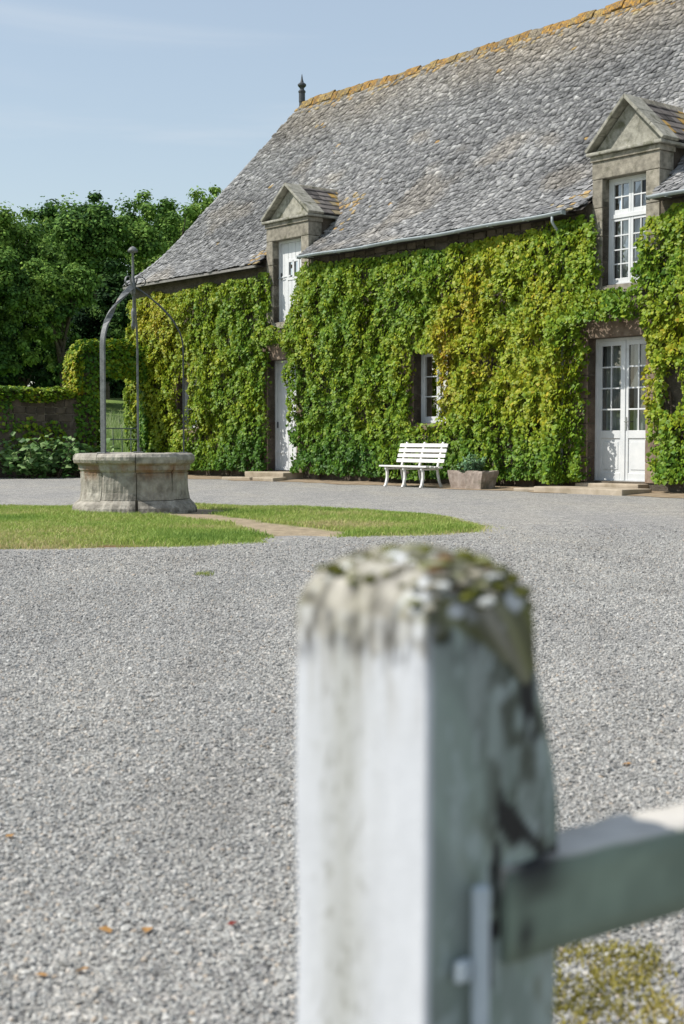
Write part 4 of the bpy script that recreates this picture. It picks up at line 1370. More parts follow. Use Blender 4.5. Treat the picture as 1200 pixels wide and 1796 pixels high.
# iron gate in the gateway
gate = empty('iron_gate', to_world(0.62, -0.92), HOUSE_ROT)
tag(gate, 'low iron bar gate standing in the creeper-hung gateway', 'gate')
for z in (0.14, 0.92, 1.20):
    MB().tube([(0, -0.68, z), (0, 0.67, z)], 0.014, 6).build('rail', gate_iron, gate)
for i in range(6):
    yy = -0.65 + i * 0.26
    MB().tube([(0, yy, 0.05), (0, yy, 1.20 if i not in (0, 5) else 1.30)], 0.011 if i not in (0, 5) else 0.018, 6).build('bar', gate_iron, gate)

# tall grass beyond the gateway
n = 22000
lx_ = RNG.uniform(-16, -0.2, n); ly_ = RNG.uniform(-4.5, 12, n)
ww = CORNER[None] + lx_[:, None] * AX + ly_[:, None] * AY
k = np.abs(ww[:, 0] / ww[:, 1] + 0.165) < 0.055
lx_, ly_, ww = lx_[k], ly_[k], ww[k]
t = np.clip(fbm(lx_ * 0.6, ly_ * 0.6, seed=101) + RNG.normal(0, 0.15, len(lx_)), 0, 1)
col = palette(t, [(0, (0.14, 0.24, 0.06)), (0.5, (0.27, 0.38, 0.11)), (1, (0.52, 0.52, 0.36))])
far = sstep(-4, -12, lx_)
tag(link(bpy.data.objects.new('meadow_grass', blades('meadow_grass', ww[:, 0], ww[:, 1], hill(lx_, ly_), RNG.uniform(0.2, 0.5, len(lx_)) * (1 + far), np.full(len(lx_), 0.014), col, grass_mat, 0.25))),
    'tall seeding meadow grass seen through the gateway', 'grass', kind='stuff')

# ================================================================== TREES
def tree(px, ptop, pbot, depth, halfw_px, tone, seed, label, n=15000, leaf=0.20, lx_only=None, dark=1.0):
    n, leaf = int(n * 1.6), leaf * 0.80
    rg = np.random.default_rng(seed)
    X0 = (px - 600) / F_PX * depth
    top = (HORIZON - ptop) / F_PX * depth + CAM_H
    bot = (HORIZON - pbot) / F_PX * depth + CAM_H
    hw = halfw_px / F_PX * depth
    P = np.array([X0, depth]) - CORNER
    g = float(hill(np.array([P @ AX]), np.array([P @ AY]))[0])
    if P @ AX > 0.3: g = -0.03
    root = empty('tree', (X0, depth, g))
    tag(root, label, 'tree', 'trees behind the garden wall')
    cz, hz = (top + bot) / 2 - g, (top - bot) / 2
    # clumps over the crown's surface, each an uneven ball of leaves
    nmaj = 15
    u = rg.normal(size=(nmaj, 3)); u /= np.linalg.norm(u, axis=1, keepdims=True)
    u[:, 2] = np.abs(u[:, 2]) * np.where(rg.random(nmaj) < 0.68, 1, -1)
    mc = u * rg.uniform(0.30, 0.72, nmaj)[:, None] * np.array([hw, hw * 0.9, hz])
    mr = rg.uniform(0.26, 0.46, nmaj)
    nb = 170
    mo = rg.integers(0, nmaj, nb)
    u = rg.normal(size=(nb, 3)); u /= np.linalg.norm(u, axis=1, keepdims=True)
    bc = mc[mo] + u * (mr[mo] * rg.uniform(0.55, 1.05, nb))[:, None] * np.array([hw, hw, hz * 0.8])
    bc[:, 2] += cz
    br = rg.uniform(0.07, 0.17, nb) * min(hw, hz) * 1.15
    bt = rg.normal(0, 0.08, nb) + rg.normal(0, 0.10, nmaj)[mo]
    # limbs and trunk
    mb = MB()
    th = max(0.6, cz - hz * 0.45)
    mb.tube([(0, 0, -0.2), (0.05, 0, th * 0.5), (rg.uniform(-.2, .2), 0.05, th), (rg.uniform(-.3, .3), 0, cz)], [0.05 * hw + 0.10, 0.04 * hw + 0.08, 0.035 * hw + 0.06, 0.03], 8)
    mb.build('trunk', bark, root)
    for q in rg.choice(nb, 9, replace=False):
        e = Vector(bc[q]); s = Vector((0, 0, th * rg.uniform(0.75, 1.1)))
        mid_ = s.lerp(e, 0.5) + Vector((0, 0, 0.25))
        MB().tube([s, mid_, e], [0.02 * hw + 0.05, 0.012 * hw + 0.03, 0.015], 5).build('limb', bark, root)
    own = rg.integers(0, nb, n)
    d = rg.normal(size=(n, 3)); d /= np.linalg.norm(d, axis=1, keepdims=True)
    rr_ = rg.random(n) ** 0.5 * (1 + 0.9 * rg.random(n) ** 4)
    lump = 0.75 + 0.5 * fbm(d[:, 0] * 2 + own * 3.1, d[:, 1] * 2, d[:, 2] * 2, seed=seed)
    pos = bc[own] + d * (br[own] * rr_ * lump)[:, None] * np.array([1.1, 1.1, 0.85])
    nrm = d + np.array([0, 0, 0.7]) + rg.normal(0, 0.45, (n, 3))
    tip = d * 0.6 + np.array([0, 0, -0.5]) + rg.normal(0, 0.5, (n, 3))
    t = np.clip(tone + bt[own] + rg.normal(0, 0.10, n), 0, 1)
    col = palette(t, [(0, (0.018, 0.048, 0.020)), (0.3, (0.062, 0.140, 0.034)), (0.6, (0.165, 0.290, 0.055)), (1, (0.300, 0.420, 0.080))]) * rg.uniform(0.7, 1.25, (n, 1)) * dark * 0.95  # dark lowers the leaf colour to paint deep shade in
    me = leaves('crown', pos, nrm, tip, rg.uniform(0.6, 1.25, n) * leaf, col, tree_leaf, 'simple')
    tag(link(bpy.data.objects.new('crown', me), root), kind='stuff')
    return root
tree(20, 283, 640, 76, 125, 0.50, 1, 'tall broadleaf tree whose crown tops the far left of the wood', 22000, 0.26)
tree(185, 290, 640, 74, 118, 0.45, 2, 'tallest rounded dark green tree in the middle of the wood', 26000, 0.26)
tree(300, 326, 640, 80, 75, 0.55, 3, 'mid-green tree between the tallest tree and the pale one by the roof', 15000, 0.26)
tree(380, 310, 600, 84, 85, 0.78, 4, 'pale yellow-green tree rising behind the hipped end of the roof', 18000, 0.26)
tree(112, 405, 690, 60, 80, 0.52, 5, 'rounded grey-green tree standing in front of the tall wood', 20000, 0.20)
tree(-10, 425, 700, 58, 85, 0.40, 6, 'dark tree over the low end of the garden wall', 18000, 0.20)
tree(232, 430, 730, 66, 75, 0.20, 7, 'very dark tree behind the gateway, shade put into its leaf colour', 14000, 0.24, dark=0.8)  # this and the next two: low tone and dark stand in for shade
tree(40, 500, 760, 64, 95, 0.18, 8, 'low tree with shade painted into its leaves behind the garden wall coping', 14000, 0.22, dark=0.8)
tree(165, 500, 760, 68, 95, 0.18, 9, 'low tree with shade painted into its leaves behind the gate pier', 14000, 0.22, dark=0.8)
tree(300, 425, 700, 54, 45, 0.62, 10, 'small bright-leaved tree just beyond the roof corner', 9000, 0.17)
tree(98, 305, 640, 92, 105, 0.50, 21, 'far mid-green tree filling the dip beside the tallest tree', 16000, 0.30)
tree(265, 312, 640, 95, 100, 0.55, 22, 'far green tree seen between the tallest tree and the roof', 16000, 0.30)
tree(345, 335, 640, 98, 90, 0.66, 23, 'far yellowish tree close behind the hipped roof edge', 14000, 0.30)
for i, (tx, tt) in enumerate(((-60, 560), (25, 575), (105, 570), (195, 575), (285, 590))):
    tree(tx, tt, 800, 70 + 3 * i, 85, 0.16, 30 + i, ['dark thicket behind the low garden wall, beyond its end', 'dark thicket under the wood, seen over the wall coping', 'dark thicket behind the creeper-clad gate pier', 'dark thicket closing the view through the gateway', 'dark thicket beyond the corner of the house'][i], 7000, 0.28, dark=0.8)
tree(-150, 300, 680, 66, 110, 0.45, 12, 'unseen broad tree added beyond the left of the garden wall to shade the wood', 12000, 0.30)  # out of view, added to cast shade on the low trees
tree(-330, 330, 690, 62, 110, 0.45, 13, 'unseen broad tree added at the far left end to shade the wood', 10000, 0.30)  # second out-of-view tree, added for the same shade

# ================================================================== SHRUB by the garden wall
sh = empty('leafy_shrub', to_world(1.55, -2.95), HOUSE_ROT)
tag(sh, 'low broad-leaved green shrub at the foot of the garden wall', 'shrub')
mb = MB(); P_, N_, T_, S_, C_ = [], [], [], [], []
rs = np.random.default_rng(77)
for i in range(46):
    a = rs.uniform(0, 2 * np.pi); L = rs.uniform(0.45, 1.15)
    b0 = np.array([rs.uniform(-.35, .35), rs.uniform(-1.3, 1.0), 0])
    tipp = b0 + np.array([0.38 * np.cos(a), 0.42 * np.sin(a), L * 0.85])
    mid_ = b0 * 0.5 + tipp * 0.5 + np.array([0, 0, 0.10])
    if i % 2 == 0: MB().tube([b0, mid_, tipp], [0.012, 0.009, 0.004], 5).build('stem', vine_bark, sh)
    for q in range(26):
        t = rs.uniform(0.3, 1.05)
        p = b0 * (1 - t) + tipp * t + rs.normal(0, 0.10, 3)
        P_.append(p); N_.append(np.array([0.2, -0.2, 1]) + rs.normal(0, 0.45, 3)); T_.append(np.array([np.cos(a), np.sin(a), -0.2]) + rs.normal(0, 0.6, 3))
        S_.append(rs.uniform(0.09, 0.19)); C_.append(palette(np.array([rs.random()]), [(0, (0.05, 0.12, 0.03)), (0.6, (0.12, 0.23, 0.06)), (1, (0.26, 0.37, 0.15))])[0])
P_ = np.array(P_); P_[:, 2] = np.maximum(P_[:, 2], 0.03)
tag(link(bpy.data.objects.new('foliage', leaves('foliage', P_, np.array(N_), np.array(T_), np.array(S_), np.array(C_), leaf_mat, 'lobed')), sh), kind='stuff')

# ================================================================== WELL
well = empty('stone_well', (WELL[0], WELL[1], 0.0))
tag(well, 'round granite well with an arched iron frame on the lawn', 'well')
JOINTS = [-28, 10.5, 53, 97, 142, 187, 233, 285]      # angles from the camera-facing side, towards the right
def arc_stone(profile, a0, a1, name, gap=0.010, seg=14, seed=0):
    """a curved block: closed (radius, height) outline swept from angle a0 to a1"""
    rs = random.Random(seed)
    mb = MB(); n = len(profile)
    offs = [(rs.uniform(-.006, .006), rs.uniform(-.005, .005)) for _ in profile]
    for k in range(seg + 1):
        g = math.degrees(gap / 0.66) / 2 
        a = R((a0 + g) + (a1 - a0 - 2 * g) * k / seg)
        shrink = 0.006 if k in (0, seg) else 0.0
        for (r, z), (dr, dz) in zip(profile, offs):
            w = 0.005 * math.sin(k * 2.1 + z * 9 + seed)
            rr_ = r + dr + w - (shrink if r > 0.55 else 0)
            mb.v.append((rr_ * math.sin(a), -rr_ * math.cos(a), z + dz * (1 if z > 0.02 else 0)))
    for k in range(seg):
        for i in range(n):
            mb.f.append((k * n + i, k * n + (i + 1) % n, (k + 1) * n + (i + 1) % n, (k + 1) * n + i))
    mb.f.append(tuple(range(n))); mb.f.append(tuple(range(seg * n, seg * n + n)))
    o = mb.build(name, well_stone, well, smooth=False)
    for p in o.data.polygons:
        p.use_smooth = False
    return o
BASE_P = [(0.48, -0.05), (0.755, -0.05), (0.755, 0.06), (0.745, 0.10), (0.715, 0.145), (0.675, 0.175), (0.665, 0.19), (0.48, 0.19)]
BODY_P = [(0.49, 0.192), (0.662, 0.192), (0.650, 0.28), (0.640, 0.40), (0.638, 0.48), (0.645, 0.512), (0.49, 0.512)]
RIM_P = [(0.47, 0.514), (0.640, 0.514), (0.650, 0.535), (0.668, 0.55), (0.672, 0.60), (0.690, 0.612), (0.716, 0.630), (0.726, 0.665), (0.722, 0.705), (0.705, 0.735), (0.68, 0.745), (0.50, 0.745), (0.47, 0.72)]
for i in range(8):
    a0 = JOINTS[i]; a1 = JOINTS[(i + 1) % 8]
    if a1 < a0: a1 += 360
    j = random.uniform(-1.5, 1.5)
    arc_stone(BASE_P, a0 + j, a1 + j, 'base_stone', 0.016, seed=i)
    arc_stone(BODY_P, a0, a1, 'body_stone', 0.010, seed=20 + i)
    arc_stone(RIM_P, a0 - 1, a1 - 1, 'rim_stone', 0.008, seed=40 + i)
mb = MB().lathe([(0.62, -0.05), (0.62, 0.70), (0.615, 0.71), (0.50, 0.71), (0.50, -0.04)], 32)
me = mb.mesh('mortar_core', mortar)
link(bpy.data.objects.new('mortar_core', me), well)

def flat_bar(path, half_w, half_t, side, name, parent, mat, twist=None):
    """rectangular bar following a path; side = direction of its broad side"""
    path = [Vector(p) for p in path]
    mb = MB()
    for i, p in enumerate(path):
        d = (path[min(i + 1, len(path) - 1)] - path[max(0, i - 1)]).normalized()
        s = (side - d * side.dot(d)).normalized()
        n_ = d.cross(s)
        if twist:
            c, s_ = math.cos(twist[i]), math.sin(twist[i])
            s, n_ = s * c + n_ * s_, n_ * c - s * s_
        for a, b2 in ((-1, -1), (1, -1), (1, 1), (-1, 1)):
            mb.v.append(tuple(p + s * half_w * a + n_ * half_t * b2))
    for i in range(len(path) - 1):
        for q in range(4):
            mb.f.append((i * 4 + q, i * 4 + (q + 1) % 4, i * 4 + 4 + (q + 1) % 4, i * 4 + 4 + q))
    mb.f.append((0, 1, 2, 3)); L = (len(path) - 1) * 4; mb.f.append((L, L + 1, L + 2, L + 3))
    return mb.build(name, mat, parent, bevel=0.004, segs=1)
HUB_Z = 2.74
def leg(angle, hw, ht, rad=0.60, mat=None):
    mat = mat or iron
    a = R(angle)
    rdir = Vector((math.sin(a), -math.cos(a), 0)); tdir = Vector((math.cos(a), math.sin(a), 0))
    path = [rdir * rad + Vector((0, 0, z)) for z in np.linspace(0.70, 1.98, 9)]
    tw = [0.0] * 9
    # the bend inward, an S-curve to the hub with a twisted stretch
    for k in range(1, 15):
        t = k / 14
        r_ = rad * (1 - t ** 2.0) + 0.03 * t
        z = 1.98 + (HUB_Z - 1.98) * t
        path.append(rdir * r_ + Vector((0, 0, z)))
        tw.append(max(0, (t - 0.35)) * 7.0 if t < 0.92 else 4.0)
    flat_bar(path, hw, ht, tdir, 'frame_leg', well, mat, tw)
    # scroll beyond the hub
    pts = []
    for k in range(15):
        t = k / 14; ang = 0.9 + t * 3.9; rr_ = 0.075 * (1 - 0.55 * t)
        pts.append(rdir * (0.10 - math.cos(ang) * rr_) + Vector((0, 0, HUB_Z + 0.055 + math.sin(ang) * rr_)))
    pts = [rdir * 0.02 + Vector((0, 0, HUB_Z - 0.02))] + pts
    flat_bar(pts, 0.013, 0.006, tdir, 'scroll', well, mat)
    f = MB().box(-0.06, 0.06, -0.05, 0.05, 0.742, 0.756)
    o = f.build('foot_plate', iron, well, bevel=0.004, segs=1)
    o.location = rdir * rad; o.rotation_euler = (0, 0, a)
leg(-28, 0.034, 0.014)
leg(90, 0.012, 0.009, mat=dark_iron)  # darker iron puts the shade on this leg into its colour
leg(184, 0.013, 0.010)
MB().lathe([(0.016, HUB_Z - 0.10), (0.030, HUB_Z - 0.07), (0.034, HUB_Z + 0.0), (0.030, HUB_Z + 0.05), (0.018, HUB_Z + 0.08), (0.014, HUB_Z + 0.40), (0.022, HUB_Z + 0.42)], 12).build('centre_rod', iron, well, smooth=True)
MB().lathe([(0.02, HUB_Z + 0.415), (0.062, HUB_Z + 0.425), (0.060, HUB_Z + 0.445), (0.035, HUB_Z + 0.475), (0.008, HUB_Z + 0.49)], 14).build('cap', iron, well, smooth=True)
MB().tube([(0, 0, HUB_Z - 0.09), (0, 0, HUB_Z - 0.26)], 0.010, 6).build('pulley_hook', iron, well)
MB().lathe([(0.018, HUB_Z - 0.50), (0.028, HUB_Z - 0.46), (0.016, HUB_Z - 0.40), (0.028, HUB_Z - 0.30), (0.014, HUB_Z - 0.25)], 10).build('pulley', iron, well, smooth=True)

# ================================================================== BENCH
bench = empty('garden_bench', to_world(11.92, -0.98), HOUSE_ROT + R(-2))
tag(bench, 'white slatted garden bench against the creeper', 'bench')
BL = 0.70
SEAT_Z = 0.42
for i, yy in enumerate((-0.235, -0.125, -0.015, 0.095)):
    MB().box(-BL, BL, yy - 0.047, yy + 0.047, SEAT_Z - 0.034 - (0.006 * i), SEAT_Z - (0.006 * i), 0.002).build('seat_slat', bench_paint, bench, bevel=0.006, segs=1)
for i in range(4):
    zz = 0.485 + i * 0.098
    yy = 0.175 + i * 0.030
    o = MB().box(-BL, BL, -0.013, 0.013, -0.036, 0.036, 0.002).build('back_slat', bench_paint, bench, bevel=0.005, segs=1)
    o.location = (0, yy, zz + 0.02); o.rotation_euler = (R(-17), 0, 0)
for xx in (-BL + 0.17, 0.0, BL - 0.17):
    flat_bar([(xx, -0.27, 0.0), (xx, -0.235, 0.06), (xx, -0.205, 0.18), (xx, -0.21, 0.30), (xx, -0.24, 0.385)], 0.024, 0.022, Vector((1, 0, 0)), 'leg', bench, bench_paint)
    flat_bar([(xx, 0.26, 0.0), (xx, 0.205, 0.10), (xx, 0.165, 0.25), (xx, 0.150, 0.36), (xx, 0.19, 0.50), (xx, 0.30, 0.86)], 0.024, 0.018, Vector((1, 0, 0)), 'leg', bench, bench_paint)
    MB().box(xx - 0.022, xx + 0.022, -0.26, 0.16, SEAT_Z - 0.085, SEAT_Z - 0.056).build('seat_bearer', bench_paint, bench, bevel=0.004, segs=1)

# ================================================================== STONE TROUGH with a plant
trough = empty('stone_trough', to_world(13.38, -0.82), HOUSE_ROT + R(1.5))
tag(trough, 'weathered granite trough beside the white bench', 'trough')
def trough_mesh():
    mb = MB()
    L, Wd, Hh = 0.44, 0.22, 0.34
    nx = 14
    def ring(sx, sy, z, top=False):
        r_ = []
        for (ax, ay, bx, by) in ((-1, -1, 1, -1), (1, -1, 1, 1), (1, 1, -1, 1), (-1, 1, -1, -1)):
            for k in range(nx):
                t = k / nx
                x = (ax + (bx - ax) * t) * sx; y = (ay + (by - ay) * t) * sy
                zz = z + (0.035 * (float(fbm(np.array([x * 5]), np.array([y * 5]), seed=7)[0]) - 0.5) - (0.04 if top and -0.16 < x < 0.02 and y < 0 else 0) if top else 0)
                r_.append((x + random.uniform(-.006, .006), y + random.uniform(-.006, .006), zz))
        return r_
    rings = [ring(L * 0.84, Wd * 0.86, -0.02), ring(L * 0.87, Wd * 0.88, 0.06), ring(L * 0.94, Wd * 0.95, 0.2), ring(L, Wd, 0.30), ring(L, Wd, Hh, True), ring(L - 0.07, Wd - 0.06, Hh, True), ring(L - 0.09, Wd - 0.08, 0.24)]
    n = 4 * nx
    for r_ in rings: mb.v += r_
    for i in range(len(rings) - 1):
        for k in range(n):
            mb.f.append((i * n + k, i * n + (k + 1) % n, (i + 1) * n + (k + 1) % n, (i + 1) * n + k))
    mb.f.append(tuple(range(n)))
    return mb
trough_mesh().build('basin', trough_stone, trough)
MB().box(-0.36, 0.36, -0.145, 0.145, 0.20, 0.285, 0.004).build('earth_fill', soil_mat, trough)
pl = empty('potted_plant', to_world(13.30, -0.82, 0.285), HOUSE_ROT)
tag(pl, 'soft grey-green plant growing in the granite trough', 'plant')
P_, N_, T_, S_, C_ = [], [], [], [], []
rs = np.random.default_rng(5)
mb = MB()
for i in range(34):
    a = rs.uniform(0, 2 * np.pi); L = rs.uniform(0.16, 0.34); b0 = np.array([rs.uniform(-.22, .22), rs.uniform(-.08, .08), 0.0])
    tp = b0 + np.array([np.cos(a) * 0.10, np.sin(a) * 0.08, L])
    mb.tube([b0 - np.array([0, 0, 0.02]), (b0 + tp) / 2, tp], [0.004, 0.003, 0.002], 4)
    for q in range(16):
        t = rs.uniform(0.15, 1.05); P_.append(b0 * (1 - t) + tp * t + rs.normal(0, 0.02, 3))
        N_.append(np.array([-0.3, -0.5, 0.8]) + rs.normal(0, 0.5, 3)); T_.append(tp - b0 + rs.normal(0, 0.1, 3)); S_.append(rs.uniform(0.04, 0.085))
        C_.append(palette(np.array([rs.random()]), [(0, (0.10, 0.22, 0.11)), (1, (0.24, 0.38, 0.21))])[0])
tag(link(bpy.data.objects.new('foliage', leaves('foliage', np.array(P_), np.array(N_), np.array(T_), np.array(S_), np.array(C_), leaf_mat, 'simple')), pl), kind='stuff')
mb.build('stem', vine_bark, pl)

# ================================================================== WHITE FENCE in the foreground
fence = empty('white_fence', (0.049 + 0.008, 0.80 + 0.10, 0.0))
tag(fence, 'weathered white wooden fence post with a moss cap and its lower rail', 'fence')
FO = Vector((0.057, 0.90, 0.0))
ARR = np.array([0.049, 0.80])                          # the arris facing the camera
UL = np.array([-0.574, 0.819])                         # along the sunlit face
UR = np.array([0.819, 0.574])                          # along the shaded face
A1, A2 = 0.139, 0.109
def post_mesh(seed=0):
    nper, nz = 160, 150
    TOP = 0.772
    zs = np.concatenate([np.linspace(-0.05, 0.45, 25), np.linspace(0.455, TOP, nz - 60), TOP + 0.058 * np.sin(np.linspace(0.03, 1, 35) * math.pi / 2)])
    shr = np.concatenate([np.zeros(25 + nz - 60), 1 - np.cos(np.linspace(0.03, 1, 35) * math.pi / 2)])
    t = np.arange(nper) / nper
    per = 2 * (A1 + A2)
    V, C = [], []
    for z, s in zip(zs, shr):
        d = t * per
        u = np.where(d < A1, d, np.where(d < A1 + A2, A1, np.where(d < 2 * A1 + A2, 2 * A1 + A2 - d, 0)))
        v = np.where(d < A1, 0, np.where(d < A1 + A2, d - A1, np.where(d < 2 * A1 + A2, A2, per - d)))
        # rounded corners: pull towards an inset rectangle
        r0 = 0.0025
        uc = np.clip(u, r0, A1 - r0); vc = np.clip(v, r0, A2 - r0)
        du, dv = u - uc, v - vc
        ln = np.maximum(np.hypot(du, dv), 1e-6)
        u, v = uc + du / ln * np.minimum(ln, r0), vc + dv / ln * np.minimum(ln, r0)
        narrow = 0.20 * float(sstep(0.66, 0.78, z))
        v = v * (1 - narrow * sstep(0.3, 1.0, v / A2))
        cu, cv = A1 * 0.5, A2 * 0.47
        k = s ** 1.45
        u, v = cu + (u - cu) * (1 - k), cv + (v - cv) * (1 - k)
        zz = z + np.where(s > 0, (fbm(u * 60, v * 60, seed=3) - 0.5) * 0.010 * min(1, s * 4), 0)
        px = ARR[0] + UL[0] * u + UR[0] * v; py = ARR[1] + UL[1] * u + UR[1] * v
        wob = (fbm(u * 25, v * 25, np.zeros(nper) + z * 6, seed=5) - 0.5) * 0.004
        V.append(np.stack([px - FO.x + wob, py - FO.y + wob, zz], 1))
        # paint, algae and painted shade, moss, rot
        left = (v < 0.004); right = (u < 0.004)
        n1 = fbm(u * 70 + v * 50, np.zeros(nper) + z * 9, v * 30, seed=11, octv=4)
        n2 = fbm(u * 160 + v * 130, np.zeros(nper) + z * 60, seed=12, octv=4)
        n3 = fbm(u * 45 + 3, v * 45 + np.zeros(nper) + z * 30, seed=13, octv=4)
        c = np.tile(np.array([[0.535, 0.555, 0.585]]), (nper, 1)) * (0.93 + 0.12 * n2[:, None])
        # grey weathering down the middle of the sunlit face
        w = np.clip(np.exp(-((u - 0.082) / 0.030) ** 2) * sstep(0.25, 0.75, n1 * 0.75 + 0.35 * n2 + 0.10 * sstep(0.5, 0.8, z)) * 0.75, 0, 1) * left
        c = c * (1 - w[:, None]) + np.array([[0.33, 0.335, 0.305]]) * w[:, None]
        drip = sstep(0.70, 0.80, z) * sstep(0.42, 0.66, fbm(u * 150, np.zeros(nper) + z * 14, seed=14, octv=4)) * left * 0.9
        c = c * (1 - drip[:, None]) + np.array([[0.27, 0.255, 0.21]]) * drip[:, None]
        speck = sstep(0.66, 0.72, fbm(u * 260, np.zeros(nper) + z * 110, seed=15, octv=3)) * np.exp(-((u - 0.082) / 0.028) ** 2) * left * 0.7
        c = c * (1 - speck[:, None]) + np.array([[0.22, 0.22, 0.19]]) * speck[:, None]
        # green algae on the shaded side, darkened further to paint in its shade
        algae_shade = np.clip((1 - left) * (0.62 + 0.5 * n1), 0, 1) * 0.92
        c = c * (1 - algae_shade[:, None]) + (np.array([[0.165, 0.225, 0.185]]) * (0.55 + 0.95 * n3[:, None])) * algae_shade[:, None]
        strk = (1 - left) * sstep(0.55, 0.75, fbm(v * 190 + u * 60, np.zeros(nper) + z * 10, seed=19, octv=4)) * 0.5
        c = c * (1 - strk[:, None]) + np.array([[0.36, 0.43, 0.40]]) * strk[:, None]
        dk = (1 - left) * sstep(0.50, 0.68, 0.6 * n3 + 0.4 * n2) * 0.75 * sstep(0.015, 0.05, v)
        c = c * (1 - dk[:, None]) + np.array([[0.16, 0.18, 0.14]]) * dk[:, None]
        mt = fbm(v * 95 + u * 40, np.zeros(nper) + z * 42, seed=23, octv=5)
        bl = (1 - left) * sstep(0.46, 0.57, mt) * sstep(0.030, 0.062, v) * sstep(0.57, 0.62, z) * 0.85
        c = c * (1 - bl[:, None]) + np.array([[0.055, 0.062, 0.045]]) * bl[:, None]
        pale = (1 - left) * sstep(0.60, 0.68, fbm(v * 120 + 7, np.zeros(nper) + z * 55, seed=24, octv=4)) * 0.6
        c = c * (1 - pale[:, None]) + np.array([[0.36, 0.42, 0.42]]) * pale[:, None]
        # bare black rot: streak under the cap and round the rail joint, with a painted gap shadow
        rot = np.zeros(nper)
        rot = np.maximum(rot, np.exp(-((v - 0.075 - 0.15 * (0.78 - z)) / 0.007) ** 2) * sstep(0.70, 0.72, z) * sstep(0.785, 0.765, z) * (n2 > 0.35))
        jz = 0.662
        zl = 0.668 - 0.62 * (v - 0.058) + 0.045 * (n3 - 0.5)
        rot = np.maximum(rot, np.exp(-((z - zl) / (0.006 + 0.016 * n1)) ** 2) * sstep(0.050, 0.062, v) * (0.55 + 0.9 * n2))
        rot = np.maximum(rot, np.exp(-(((v - 0.060) / 0.004) ** 2)) * sstep(0.66, 0.675, z) * sstep(0.700, 0.68, z) * (0.2 + n2))
        rot = np.maximum(rot, np.exp(-((v - 0.056 - 0.03 * (n3 - 0.5)) / 0.0045) ** 2) * sstep(0.545, 0.575, z) * sstep(0.665, 0.64, z))  # black line painted for the shadowed gap at the rail end
        rot = sstep(0.35, 0.62, rot * (0.6 + 0.8 * n2)) * (1 - left)
        # under the cap
        cap = sstep(0.752, 0.778, z + 0.035 * (n3 - 0.5) + 0.02 * (n2 - 0.5))
        crack = sstep(0.58, 0.66, n2) * cap * (s < 0.25) * 0.8
        rot = np.maximum(rot, crack)
        c = c * (1 - rot[:, None]) + np.array([[0.018, 0.018, 0.018]]) * rot[:, None]
        # a rotten hollow and hanging moss below the cap, on the shaded face
        blob = np.exp(-((v - 0.074) / 0.017) ** 2 - ((z - 0.764) / 0.016) ** 2) * (1 - left) * (0.6 + 0.8 * n2)
        blob = np.maximum(blob, np.exp(-((v - 0.013) / 0.010) ** 2 - ((z - 0.783) / 0.006) ** 2) * (1 - left) * (0.6 + 0.8 * n2))
        blob = sstep(0.35, 0.65, blob)
        c = c * (1 - blob[:, None]) + np.array([[0.035, 0.042, 0.025]]) * blob[:, None]
        # moss and lichen on the cap
        ms = sstep(0.42, 0.62, 0.55 * cap + 0.5 * n3 * cap + 0.25 * (s > 0.1) + 0.25 * (v / A2 - 0.35) * cap) 
        mc = palette(np.clip(n3 * 0.9 + 0.75 * (0.45 - v / A2) + 0.12, 0, 1), [(0, (0.06, 0.06, 0.010)), (0.35, (0.12, 0.125, 0.03)), (0.6, (0.20, 0.20, 0.11)), (0.8, (0.28, 0.265, 0.21)), (1, (0.40, 0.38, 0.33))])
        spots = sstep(0.62, 0.70, n2) * (s > 0.02)
        mc = mc * (1 - spots[:, None]) + np.array([[0.42, 0.43, 0.40]]) * spots[:, None]
        ms = ms * np.where(left & (s < 0.05), 0.55, 1)
        c = c * (1 - ms[:, None]) + mc * ms[:, None]
        # grime in the cap's hollows
        gr = fbm(u * 130 + v * 20, v * 130 + np.zeros(nper) + z * 70, seed=27, octv=4)
        c = c * (1 - cap[:, None] * (1 - (0.28 + 0.82 * sstep(0.28, 0.70, gr))[:, None]) * 0.85)
        # scraps of white paint left on the shoulders
        fl = np.maximum.reduce([np.exp(-((u - 0.010) / 0.012) ** 2 - ((v - 0.006) / 0.010) ** 2) * sstep(0.772, 0.785, z),
                                np.exp(-((u - 0.066) / 0.020) ** 2 - ((v - 0.026) / 0.006) ** 2) * (s > 0.02),
                                np.exp(-((v - 0.024) / 0.009) ** 2 - ((z - 0.797) / 0.007) ** 2) * (1 - left),
                                np.exp(-((v - 0.072) / 0.010) ** 2 - ((z - 0.800) / 0.008) ** 2) * (1 - left)])
        fl = sstep(0.36, 0.56, fl * (0.25 + 1.1 * n2) + 0.25 * (fl > 0.2) * (n3 - 0.5)) * 0.85
        c = c * (1 - fl[:, None]) + np.array([[0.56, 0.58, 0.60]]) * fl[:, None]
        C.append(c)
    V = np.array(V); C = np.array(C)
    nz_ = len(zs)
    idx = np.arange(nz_ * nper).reshape(nz_, nper)
    Q = np.stack([idx[:-1, :], np.roll(idx[:-1, :], -1, 1), np.roll(idx[1:, :], -1, 1), idx[1:, :]], -1).reshape(-1, 4)[:, ::-1]
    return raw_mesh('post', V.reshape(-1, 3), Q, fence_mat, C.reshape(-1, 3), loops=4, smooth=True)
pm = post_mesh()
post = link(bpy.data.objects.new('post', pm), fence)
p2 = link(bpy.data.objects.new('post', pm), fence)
p2.location = (UR[0] * 1.75, UR[1] * 1.75, 0)

